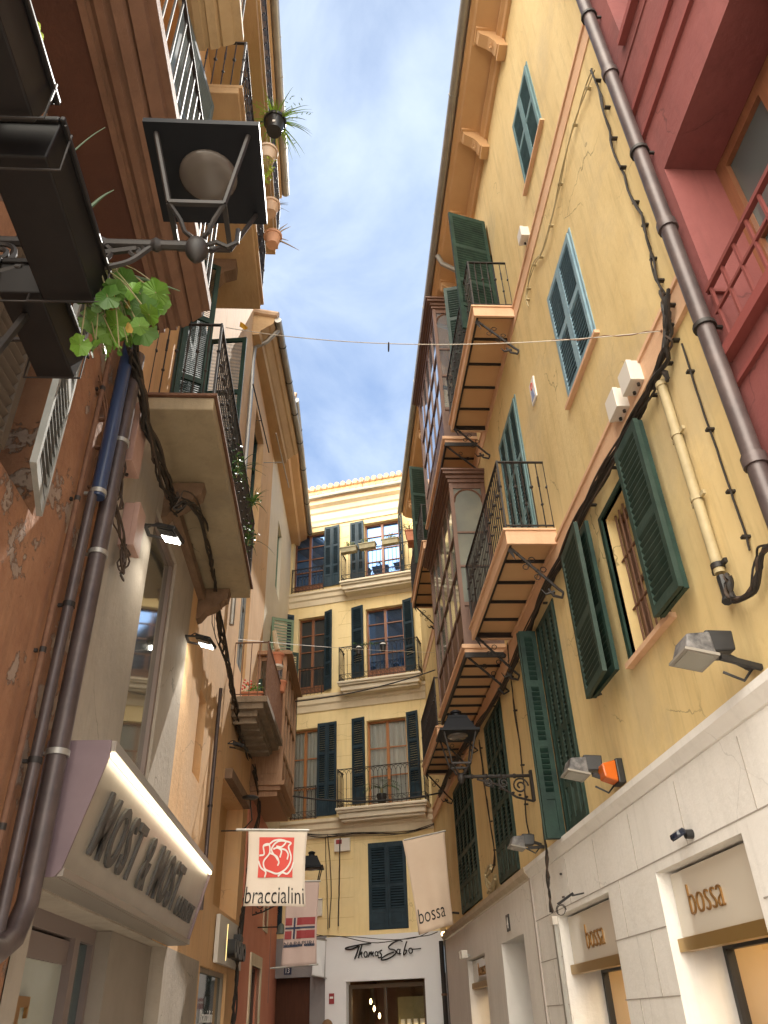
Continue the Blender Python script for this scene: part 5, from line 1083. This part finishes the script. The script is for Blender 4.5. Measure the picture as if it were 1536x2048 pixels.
# UDIO sign panel
p0=L2(FC,428,1840); r=FC.root('shop_sign',.9,-.02,2.38,'pale fascia with thick black raised letters, partly seen beyond the canopy','sign')
MB().box(0,2.3,-.06,0,0,.62).build('board',mat('pale_fascia',(.55,.52,.47),.5),r)
MB().merge(textmesh('udio',1.2,.36,.12,bold=.03),M4.Translation((.75,-.065,.10))).build('lettering',BLACK,r)
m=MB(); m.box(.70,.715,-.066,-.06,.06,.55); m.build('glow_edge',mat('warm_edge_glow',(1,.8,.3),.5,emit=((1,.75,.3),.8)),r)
# -- big lantern
Yl=2.22; fb=atY(395,492,Yl); r=FL.root('wall_lantern',Yl,0,0,'large black street lantern close overhead on a scrolled iron arm','lantern')
dpt=-(fb.x+1.8)
lantern(r,1.04,0,dpt,fb.z); scrollarm(r,-dpt,fb.z+.0,1,1.1)
m=MB(); m.tube(spiral((0,dpt+.42,fb.z-.07),.075,1.6,(0,1,0),(0,0,1),24,0,.2),.012,5); m.tube(spiral((0,dpt+.26,fb.z-.045),.04,1.4,(0,1,0),(0,0,1),18,2,.2),.010,5); m.tube(catmull([(0,dpt+.2,fb.z-.02),(0,dpt+.3,fb.z-.13),(0,dpt+.5,fb.z-.17),(0,dpt+.62,fb.z-.06)],6),.013,5); m.tube(spiral((0,dpt+.58,fb.z-.08),.05,1.5,(0,1,0),(0,0,1),20,3,.2),.010,5); m.build('arm_scrollwork',IRON,r)
m=MB(); m.tube([(0,dpt-.02,fb.z+.0),(0,dpt-.08,fb.z+.03),(0,dpt-.13,fb.z-.0),(0.0,dpt-.17,fb.z+.03),(-.0,dpt-.17,fb.z+.12)],.012,6); m.build('hook_scroll',IRON,r)
# far lantern
Yf=16.6; fb=atY(622,1800,Yf); hb=atY(622,1752,Yf); r=FC.root('wall_lantern',Yf-12,0,0,'small dark blue lantern far down the alley behind the banners','lantern')
dd_=-(fb.x-(FC.w(Yf-12,0,0)).x); lantern(r,.95,0,dd_,hb.z-.35); scrollarm(r,-dd_,hb.z-.36)
# cables across the end
def spanw(u0,v0,Y0,u1,v1,Y1,rad,sag,label,m=CABLE,n=1):
    a=atY(u0,v0,Y0); b_=atY(u1,v1,Y1); r=empty('span_cable',a,0,label,'cable')
    for k in range(n):
        pts=[(a.lerp(b_,i/24)-a)+V((0,0,-sag*4*(i/24)*(1-i/24)+.012*k*math.sin(i*1.7+k))) for i in range(25)]; MB().tube(pts,rad,5).build('cable_strand',m,r)
spanw(590,1403,16.5,870,1340,16.5,.016,.10,'slack black cable crossing the alley under the middle stone balcony')
spanw(585,1592,16.5,885,1585,16.5,.018,.14,'thick black cable crossing the alley at the lowest stone balcony')
spanw(440,1275,13,875,1305,17,.005,.05,'thin pale wire crossing in front of the middle windows',CABLEW)
def cablesE(pts,label,seed,strands=3,rad=.012): cable(FE,pts,rad,CABLE,'cable_bundle',label,strands=strands,amp=.012,seed=seed,off=-.10 if seed!=34 else -.28)
cablesE([(590,1668),(650,1672),(720,1668),(800,1665),(850,1655),(885,1640)],'black cables draped along the wall below the lowest stone balcony',31,5)
cablesE([(655,1672),(658,1760),(657,1860)],'dark vertical cables on the pale yellow wall left of the alarm box',32,2,.010)
cablesE([(680,1676),(679,1760),(678,1855)],'pale vertical conduit on the pale yellow wall by the alarm box',33,1,.014)
cablesE([(620,1868),(680,1872),(760,1880),(840,1872),(880,1858)],'slack black cable along the top of the white shop front',34,2,.009)
# ================================================================== PLANTS
def blade(mb,p,d,L_,w_,droop=.5,n=5):
    p=V(p); d=V(d).normalized(); s_=d.cross(V((0,0,1))); s_=s_.normalized() if s_.length>1e-3 else V((1,0,0)); pts=[]; q=p.copy(); dd=d.copy()
    for i in range(n+1):
        t=i/n; ww=w_*(1-t**1.5)*.5+.0008; pts.append((q-s_*ww,q+s_*ww)); dd=(dd+V((0,0,-droop/n))).normalized(); q=q+dd*(L_/n)
    vs=[x for pr_ in pts for x in pr_]; mb.add(vs,[(2*i,2*i+1,2*i+3,2*i+2) for i in range(n)])
def roundleaf(mb,c,nrm,s,rnd,lobes=7):
    n_=V(nrm).normalized(); a=n_.orthogonal().normalized(); a.rotate(M4.Rotation(rnd.uniform(0,6),3,n_)); b_=n_.cross(a); vs=[V(c)]; N_=lobes*6
    for k in range(N_):
        t=2*math.pi*k/N_; rr=s*(.92+.07*math.cos(t*lobes)+.02*math.cos(t*lobes*3))*(1 if k>0 else .35); vs.append(V(c)+a*rr*math.cos(t)+b_*rr*math.sin(t)+n_*(.18*s*math.sin(t*2)+rnd.uniform(-.03,.03)*s))
    mb.add(vs,[(0,k+1,(k+1)%N_+1) for k in range(N_)])
def leafcloud(mb,c,rad,n,s,rnd,sc=(1,1,1)):
    for _ in range(n):
        d=V((rnd.gauss(0,1),rnd.gauss(0,1),rnd.gauss(0,1))).normalized()*rad*rnd.random()**.5; p=V(c)+V((d.x*sc[0],d.y*sc[1],d.z*sc[2]))
        nn=V((rnd.gauss(0,1),rnd.gauss(0,1),rnd.gauss(0,.6)+.8)).normalized(); a=nn.orthogonal().normalized()*s*rnd.uniform(.6,1.3); b_=nn.cross(a).normalized()*s*.5
        mb.add([p-a,p-b_*.9,p+a,p+b_*.9],[(0,1,2,3)])
def pot(r,rad,h,m,z=0,c=(0,0),rim=True):
    T=M4.Translation((c[0],c[1],z)); mb=MB(); pr=[(.001,0),(rad*.68,0),(rad*.92,h*.8),(rad*.93,h*.82)]
    pr+=[(rad*1.05,h*.82),(rad*1.08,h),(rad*.95,h),(rad*.9,h*.85),(.001,h*.85)]
    mb.lathe(pr,(0,0,0),20,T); return mb.build('pot',m,r)
def troughm(L_,w_,h,tap=.8):
    m=MB(); a=L_/2;b_=w_/2
    m.add([(-a*tap**.3,-b_*tap,0),(a*tap**.3,-b_*tap,0),(a*tap**.3,b_*tap,0),(-a*tap**.3,b_*tap,0),(-a,-b_,h),(a,-b_,h),(a,b_,h),(-a,b_,h)],[(0,3,2,1),(0,1,5,4),(1,2,6,5),(2,3,7,6),(3,0,4,7),(4,5,6,7)])
    m.box(-a-.015,a+.015,-b_-.015,-b_+.01,h-.03,h+.003); m.box(-a-.015,a+.015,b_-.01,b_+.015,h-.03,h+.003); m.box(-a-.015,-a+.01,-b_+.01,b_-.01,h-.03,h+.003); m.box(a-.01,a+.015,-b_+.01,b_-.01,h-.03,h+.003); return m
def thingW(name,p,label,cat,rz=R(90),group=None): return empty(name,p,rz,label,cat,group)
# the near-left black planters
TR=mat('black_trough_plastic',(.005,.0045,.005),.45,col2=(.009,.008,.008),scale=6,spec=.25)
PG='black planters fixed under the near left balcony'
def planter(x,Y,z,L_,w_,h,label,holder=True):
    r=thingW('planter_box',(x,Y,z),label,'planter',group=PG)
    troughm(L_,w_,h).build('trough',TR,r,bevel=.008); MB().box(-L_/2+.02,L_/2-.02,-w_/2+.02,w_/2-.02,h-.03,h-.02).build('soil',SOIL,r)
    m=MB()
    for x_ in (-L_*.42,L_*.42):
        m.tube([(x_,w_/2+.03,h+.12),(x_,w_/2+.03,-.03),(x_,-w_/2-.02,-.03),(x_,-w_/2-.02,h-.01)],.006,5)
    m.tube([(-L_*.5,-w_/2-.02,h*.8),(L_*.5,-w_/2-.02,h*.8)],.006,5)
    m.build('wire_holder',IRON,r); return r
pl1=planter(-1.36,1.42,4.70,.84,.32,.24,'nearest black planter at the top left edge, with trailing ivy')
pl2=planter(-1.36,2.36,4.70,.86,.32,.24,'middle black planter at the left edge, with leafy geranium')
pl3=planter(-1.60,3.02,4.72,.66,.26,.22,'farthest and smallest black planter, tucked against the orange wall')
m=MB(); 
m.bar((-1.50,.5,4.99),(-1.50,3.3,4.99),.02,.02); m.bar((-1.50,3.3,4.99),(-2.19,3.3,4.99),.02,.02); m.bar((-1.62,2.95,4.95),(-1.60,2.60,4.0),.03); 
gr=thingW('planter_rail',(0,0,0),'black iron rail holding the planters on the near left wall','rail',rz=0); m.build('rail',IRON,gr)
NEAR=[pl1,pl2,pl3,gr]
rn=random.Random(5)
g=thingW('geranium_plant',(-1.3,2.72,4.98),'leafy green geranium spilling from the middle black planter','plant',rz=0)
m=MB(); m2=MB(); st_=MB()
for i in range(26):
    u=rn.uniform(150,318); v=rn.uniform(545,700); Yq=rn.uniform(2.7,3.15)
    if (u-235)**2/90**2+(v-620)**2/80**2>1.1: continue
    p=atY(u,v,Yq)-V((-1.3,2.72,4.98)); (roundleaf(m if rn.random()<.6 else m2,p,(rn.gauss(0,.5),-.5+rn.gauss(0,.5),-.6+rn.gauss(0,.4)),rn.uniform(.05,.085),rn))
    st_.tube(catmull([(0,0,0),p*.5+V((0,0,.06)),p],4),.004,4)
for k_,(u,v,Yq,s_) in enumerate([(286,662,2.95,.085),(205,600,2.9,.08),(262,600,2.9,.09),(232,650,2.85,.085),(182,640,2.85,.07),(160,690,2.8,.06),(300,610,3.0,.075),(215,665,2.9,.07),(250,560,2.8,.07)]):
    p=atY(u,v,Yq)-V((-1.3,2.72,4.98)); roundleaf(m2 if k_%2 else m,p,(rn.gauss(0,.3),-.6,-.7),s_,rn); st_.tube(catmull([(0,0,0),p*.5+V((0,0,.06)),p],4),.004,4)
for k_ in range(40):
    u=rn.uniform(150,318); v=rn.uniform(540,705); p=atY(u,v,rn.uniform(2.75,3.1))-V((-1.3,2.72,4.98))
    if (u-235)**2/95**2+(v-622)**2/88**2>1.15: continue
    roundleaf(m if k_%3 else m2,p,(rn.gauss(0,.9),-.4+rn.gauss(0,.6),-.4+rn.gauss(0,.6)),rn.uniform(.018,.045),rn); st_.tube(catmull([(0,0,0),p*.5+V((rn.uniform(-.05,.05),0,.05)),p],4),.003,4)
dl=MB()
for k_ in range(5): p=atY(rn.uniform(180,290),rn.uniform(570,670),2.8)-V((-1.3,2.72,4.98)); roundleaf(dl,p,(rn.gauss(0,1),-.5,-.3),.03,rn)
dl.build('withered_leaves',mat('withered_leaf',(.30,.20,.04),.8),g)
m.build('leaves',LEAF,g); m2.build('lit_leaves',mat('lit_leaf_green',(.07,.16,.015),.5,col2=(.10,.21,.02),scale=8),g); st_.build('stems',DRY,g)  # brighter green puts light through the leaves into their colour
g=thingW('agave_plant',(-1.35,2.55,4.95),'pointed succulent leaves sticking out of the middle black planter','plant',rz=0)
m=MB(); o=V((-1.35,2.55,4.95))
for (u0,v0,u1,v1,Yq,w_) in ((215,545,360,582,2.85,.035),(150,300,210,255,2.5,.012),(180,415,228,380,2.65,.025)):
    a=atY(u0,v0,Yq)-o; b_=atY(u1,v1,Yq)-o; n_=6
    for s_ in (1,-1):
        pass
    C=[a.lerp(b_,i/n_)+V((0,0,.02*math.sin(math.pi*i/n_))) for i in range(n_+1)]; m.tube(C,w_*.45,6,.002)
m.build('leaves',mat('grey_green_succulent',(.07,.11,.06),.5),g)
g=thingW('ivy_plant',(-1.25,1.45,4.95),'thin ivy trailing from the nearest black planter','plant',rz=0); o=V((-1.25,1.45,4.95)); m=MB(); s_=MB()
for k in range(9):
    u=rn.uniform(5,75); v=rn.uniform(10,110); p=atY(u,v,1.7)-o; roundleaf(m,p,(0.2,-.7,-.6),rn.uniform(.02,.032),rn,5)
    s_.tube(catmull([(0,.1,0),p*.6+V((0,0,.04)),p],4),.002,4)
m.build('leaves',LEAFY,g); s_.build('stems',DRY,g)
NEAR+=[o for o in scene.objects if o.name.split('.')[0] in ('geranium_plant','agave_plant','ivy_plant')]
for o in NEAR: o.location=CAM+(o.location-CAM)*.82; o.scale=(.82,.82,.82)
# pots hung on the high left railings
def hungpot(u,v,x,rad,h,m,label,kind):
    p=atX(u,v,x); r=thingW('hanging_pot',p-V((0,0,h*.4)),label,'pot',rz=0); pot(r,rad,h,m); rn=random.Random(int(u+v))
    g=thingW('potted_plant',p-V((0,0,h*.4))+V((0,0,h*.85)),{'fern':'bright green fern arching from the black hanging pot against the sky','trail':'yellow-green creeper trailing below the pale hanging pot','spiky':'fine grassy tufts in the upper terracotta pot','aloe':'pale pointed succulent arms in the lower terracotta pot'}[kind],'plant',rz=0); mb=MB()
    if kind=='fern':
        for i in range(60): a=rn.uniform(0,6.28); blade(mb,(0,0,0),(math.cos(a)*.8+.25,math.sin(a)*.8,rn.uniform(.3,1.5)),rn.uniform(.25,.62),.018,1.6,7)
        for i in range(22):
            a=rn.uniform(0,6.28); L_=rn.uniform(.2,.5)
            for k in range(8): t=k/8*L_; p_=V((math.cos(a)*t*1.1+.05,math.sin(a)*t,t*.6-t*t*1.1)); blade(mb,p_,(rn.gauss(0,1),rn.gauss(0,1),.2),.05,.012,.4,2)
        mb.build('fronds',mat('bright_fern',(.20,.36,.04),.5,col2=(.30,.44,.08),scale=9),g); MB().tube(catmull([(0,0,0),(.12,0,.18),(.2,0,.28),(.3,0,.27),(.28,0,.23)],5),.004,4).build('curling_stem',DRY,g)
        MB().box(-.02,.02,-rad*.72-.012,-rad*.70,.05,.09).build('pot_label',WHITEP,r)
    elif kind=='trail':
        for i in range(9):
            x0=rn.uniform(-.1,.12); y0=rn.uniform(-.1,.1); L_=rn.uniform(.2,.5)
            for k in range(9): leafcloud(mb,(x0+rn.uniform(-.02,.02),y0,-k/9*L_+.02),.03,2,.025,rn)
        leafcloud(mb,(.02,0,-.5),.09,26,.04,rn); mb.build('leaves',LEAFY,g); MB().tube([(0,0,0),(.03,0,-.25),(.02,0,-.5)],.004,4).build('stem',DRY,g)
    elif kind=='spiky':
        for i in range(50): blade(mb,(0,0,0),(rn.gauss(0,.6)+.3,rn.gauss(0,.6),1),rn.uniform(.12,.3),.006,.9,4)
        mb.build('blades',DRY,g); MB().ball((0,0,0),.05,6).build('crown',LEAFY,g)
    else:
        for d,L_ in (((.5,0,1),.38),((1,.2,.1),.2),((.9,0,-.6),.42),((-.1,.2,1),.25),((-.3,0,.9),.22),((.7,-.2,.6),.3)): mb.tube([(0,0,0),V(d).normalized()*L_*.6,V(d).normalized()*L_+V((.02,0,-.03))],.018,5,.002)
        mb.build('arms',ALOE,g); MB().ball((0,0,-.01),.05,6).build('crown',DRY,g)
    MB().tube([(0,0,h*.8),(-.1,0,h*.9),(-.2,.0,h*.9)],.008,5).build('hook',IRON,r)
hungpot(549,255,-.86,.15,.26,BLKP,'black plastic pot hanging against the sky from the high left railing','fern')
hungpot(534,315,-.90,.13,.2,mat('pale_clay',(.50,.38,.28),.7),'pale clay pot partly hidden behind the big lantern hood','trail')
hungpot(541,420,-.90,.12,.2,mat('beige_clay',(.52,.36,.25),.7),'upper of two small clay pots right of the big lantern','spiky')
hungpot(545,483,-.88,.12,.2,mat('light_terracotta',(.55,.30,.19),.7),'lower of two small clay pots right of the big lantern','aloe')
# balcony plants
def clump(name,label,p,n,rad,s,m,sc=(1,1,1),blades=0,seed=1,extra=None,cat='plant'):
    g=thingW(name,p,label,cat,rz=0); rn=random.Random(seed); mb=MB(); leafcloud(mb,(0,0,0),rad,n,s,rn,sc)
    for i in range(blades): blade(mb,(0,0,-rad*.4),(rn.gauss(0,1),rn.gauss(0,1),1.2),rad*rn.uniform(1.2,2.4),.012,1.5,5)
    mb.build('foliage',m,g); MB().tube([(0,0,-rad*.8),(0.01,0,-rad*.2),(-.01,0,rad*.5)],.006,4).build('stem',DRY,g); return g
clump('climbing_plant','wispy green plant poking through the cream balcony railing',atX(475,930,-1.12),70,.22,.03,LEAFD,(.5,1,1.2),18,3)
clump('climbing_plant','spiky plant at the outer middle of the cream balcony railing',atX(507,1000,-1.08),20,.12,.03,LEAF,(1,1,1),30,4)
clump('climbing_plant','dark trailing plant low on the far end of the cream balcony railing',atX(497,1070,-1.12),80,.2,.028,LEAFD,(.5,1,1.4),10,5)
# flower box and pots at the small balcony
p=atY(505,1392,FC.w(1.3,0,0).y); r=thingW('flower_box',(p.x,p.y,6.29),'terracotta flower box standing on the small left balcony','planter',rz=R(0)); troughm(.36,.2,.24).build('trough',TERRA,r,bevel=.006); MB().box(-.15,.15,-.08,.08,.22,.235).build('soil',SOIL,r)
g=clump('flowering_plant','green plant with red flowers in the terracotta flower box',(p.x,p.y,6.62),90,.15,.03,mat('lit_leaf',(.10,.26,.03),.5),(1.3,1,.8),0,6); m=MB(); rn=random.Random(3)  # sunlit look put into the brighter green of this foliage
for i in range(16): m.ball((rn.uniform(-.2,.0),rn.uniform(-.1,.1),rn.uniform(-.02,.15)),.018,5)
m.build('flowers',FLOW,g)
p=atY(519,1362,FC.w(1.6,0,0).y); r=thingW('cactus',(p.x+.02,p.y,6.29),'upright green cactus behind the red flowers','plant',rz=0); MB().tube([(0,0,0),(0,0,.3),(0,0,.62)],.045,8,.035).build('stem',MIDGR,r); MB().lathe([(.001,0),(.07,0),(.09,.12),(.001,.12)],(0,0,-.0),12).build('pot',TERRA,r)
def wallpot(u,v,Y_,rad,h,label,label2,saucer=False,stub=None):
    p=atY(u,v,Y_); r=thingW('flower_pot',p-V((0,0,h/2)),label,'pot',rz=0); pot(r,rad,h,TERRA)
    if saucer: MB().lathe([(.001,-.045),(rad*.9,-.045),(rad*1.0,-.005),(.001,-.004)],(0,0,0),18).build('saucer',PLASW,r)
    MB().tube([(0,0,h*.8),(-.12,0,h*.8),(-.25,0,h*.8)],.008,5).build('hook',IRON,r)
    g=clump('potted_plant',label2,p+V((0,0,h/2+.04)),40,.09,.02,DRY if not saucer else PALEGR,(1,1,1),0,int(u)); return r
wallpot(555,1320,FC.w(2.3,0,0).y,.125,.24,'terracotta pot with white saucer hooked on the small balcony rail','small pale sprigs in the pot with the white saucer',True)
wallpot(562,1374,FC.w(2.9,0,0).y,.115,.22,'terracotta pot hooked below the oriel roof','dry plant in the pot below the oriel roof')
p=atY(551,1285,FC.w(2.3,0,0).y); r=thingW('wooden_stake',p,'pale wooden stump standing in the pot with the saucer','stump',rz=0); MB().tube([(.05,0,-.16),(.0,0,0),(-.03,0,.25)],.055,8,.045).build('stump',mat('pale_bark',(.42,.32,.20),.8,col2=(.52,.42,.28),scale=9,stretch=(3,3,.5)),r)
# centre balcony boxes and pots
def fbox(x,z,label,lab2,seed):
    r=FE.root('window_box',x,-.56,z,label,'planter','mossy window boxes on the top stone balcony'); troughm(.5,.2,.17).build('trough',mat('mossy_stone',(.22,.19,.11),.9,col2=(.30,.27,.18),scale=9),r); MB().box(-.22,.22,-.07,.07,.14,.16).build('soil',SOIL,r)
    q=FE.w(x,-.56,z+.27); g=clump('window_box_plant',lab2,q,60,.15,.03,mat('dusty_leaf',(.13,.19,.05),.6,col2=(.2,.22,.08),scale=9),(1.3,.6,.8),14,seed)
fbox(-.98,13.25,'left of three mossy window boxes on the top stone balcony','tufted plant spilling from the left mossy window box',41); fbox(-.40,13.28,'middle of three mossy window boxes on the top stone balcony','green tuft in the middle mossy window box',42); fbox(.30,13.30,'right of three mossy window boxes on the top stone balcony','sparse plant in the right mossy window box',43)
for x,s_ in ((-.72,'left'),(-.03,'right')):
    r=FE.root('hanging_pot',x,-.55,9.98,f'{s_} small dark pot with pale flowers on the middle stone balcony','pot'); pot(r,.09,.18,BLKP); MB().ball((0,0,.2),.08,7,(1,1,.6)).build('pale_flowers',WHITEP,r)
clump('garland','green garland along the middle stone balcony rail',FE.w(-.4,-.54,10.26),110,.5,.022,LEAF,(1.3,.06,.10),0,51,cat='garland')
g=FE.root('palm_plant',-.25,-.32,6.1,'small green palm on the lowest stone balcony','plant'); m=MB(); rn=random.Random(8)
for i in range(12):
    a=rn.uniform(0,6.28); L_=rn.uniform(.4,.62); d=V((math.cos(a)*.9,math.sin(a)*.35,1.1)).normalized(); q=V((0,0,.3)); dd=d.copy()
    for k in range(9):
        dd=(dd+V((0,0,-.2))).normalized(); q=q+dd*(L_/9); sd=dd.cross(V((0,0,1))).normalized()
        for sg in (1,-1): blade(m,q,(sd*sg+dd*.8),.17*(1-k/14),.02,.5,3)
m.build('fronds',mat('palm_green',(.05,.12,.035),.5,col2=(.09,.17,.05),scale=9),g); MB().tube([(0,0,0),(0,0,.34)],.03,6).build('trunk',DRY,g); MB().lathe([(.001,0),(.1,0),(.13,.2),(.001,.2)],(0,0,0),14).build('pot',BLKP,g)
# planter with dry plant on the far upper right balcony
p=atY(823,1078,16.3); r=thingW('flower_pot',(p.x,p.y,p.z-.15),'square terracotta planter on the far upper right balcony rail','planter',rz=R(80)); troughm(.42,.26,.30,.75).build('trough',TERRA,r,bevel=.006); MB().box(-.18,.18,-.1,.1,.27,.285).build('soil',SOIL,r)
clump('potted_plant','dry bushy plant in the square terracotta planter',(p.x-.02,p.y,p.z+.30),150,.26,.025,mat('dry_bush',(.20,.18,.07),.8,col2=(.12,.16,.05),scale=8),(1,1,.8),20,61)
clump('roof_weed','reddish dry tuft growing on the tiled edge of the end roof',FE.w(-.55,-.45,15.78),60,.18,.02,mat('red_brown_weed',(.25,.10,.06),.8),(1.4,.5,.6),6,62)
# yellow cloth on the left
p=atX(487,651,-1.35); r=thingW('cloth_strip',p,'small yellow rag caught on the span wire by the left facade','rag',rz=0); m=MB(); m.add([(-.05,0,.08),(0,.02,.06),(.07,0,-.05),(.02,.03,-.06),(-.06,.02,.0)],[(0,1,2,3,4)]); m.build('rag',mat('yellow_cloth',(.75,.42,.03),.7),r)

# rods and a pole on the peach corner building
for (u0,v0,u1,v1,o_) in ((506,768,538,905,.12),(552,866,578,975,.45)):
    a=FC.m(u0,v0,-o_); b_=FC.m(u1,v1,-o_); t=MB(); t.tube([(a[0],-o_,a[1]),(b_[0],-o_,b_[1])],.014,6); t.tube([((a[0]+b_[0])/2,-o_,(a[1]+b_[1])/2),((a[0]+b_[0])/2,0,(a[1]+b_[1])/2)],.01,5); t.build('awning_rod',IRON if o_<.2 else ZINC,Cc)
# person whose hair just enters at the bottom edge
hp=atY(655,2043,15.0); px=hp.x; H=hp.z+.015
me=bpy.data.meshes.new('person'); J={'pel':(0,0,.93),'sp':(0,.0,1.12),'ch':(0,0,1.30),'nk':(0,0,1.40),'hd':(0,-.01,1.49),'tp':(0,-.01,H-.06),
 'hl':(-.09,0,.88),'kl':(-.10,-.02,.48),'al':(-.10,.02,.07),'tl':(-.11,-.14,.03),'hr':(.09,0,.88),'kr':(.10,-.06,.48),'ar':(.10,.10,.08),'tr':(.11,-.04,.03),
 'sl':(-.17,0,1.33),'el':(-.22,.02,1.06),'wl':(-.21,-.08,.84),'fl':(-.20,-.10,.75),'sr':(.17,0,1.33),'er':(.22,.02,1.06),'wr':(.21,-.08,.84),'fr':(.20,-.10,.75)}
K_=list(J); E_=[('pel','sp'),('sp','ch'),('ch','nk'),('nk','hd'),('hd','tp'),('pel','hl'),('hl','kl'),('kl','al'),('al','tl'),('pel','hr'),('hr','kr'),('kr','ar'),('ar','tr'),('ch','sl'),('sl','el'),('el','wl'),('wl','fl'),('ch','sr'),('sr','er'),('er','wr'),('wr','fr')]
RAD={'pel':.13,'sp':.115,'ch':.13,'nk':.052,'hd':.088,'tp':.075,'hl':.09,'hr':.09,'kl':.055,'kr':.055,'al':.038,'ar':.038,'tl':.03,'tr':.03,'sl':.055,'sr':.055,'el':.038,'er':.038,'wl':.027,'wr':.027,'fl':.022,'fr':.022}
me.from_pydata([J[k] for k in K_],[(K_.index(a),K_.index(b)) for a,b in E_],[]); me.update()
po=bpy.data.objects.new('person',me); scene.collection.objects.link(po); po.location=(px,15.0,0); po.rotation_euler=(0,0,R(170))
sk=po.modifiers.new('skin','SKIN'); ss=po.modifiers.new('sub','SUBSURF'); ss.levels=ss.render_levels=2
for i,k in enumerate(K_): me.skin_vertices[0].data[i].radius=(RAD[k],RAD[k])
me.skin_vertices[0].data[0].use_root=True; me.materials.append(mat('skin',(.50,.28,.20),.6))
tag(po,'passer-by with brown hair, only the crown of the head showing at the bottom edge','person')
h=MB(); h.ball((0,.015,H-.085),.098,12,(.95,1.08,1.05)); h.ball((0,.05,H-.17),.085,10,(1,.8,1.3)); h.build('hair',mat('brown_hair',(.13,.065,.03),.6,col2=(.20,.11,.05),scale=40,bump=.5,bscale=90),po)
h=MB(); h.lathe([(.19,.80),(.16,.95),(.15,1.08),(.17,1.28),(.13,1.36),(.07,1.40)],(0,0,0),18,T=M4.Diagonal((1,.75,1,1))); h.build('shirt',mat('navy_shirt',(.03,.05,.10),.8),po)
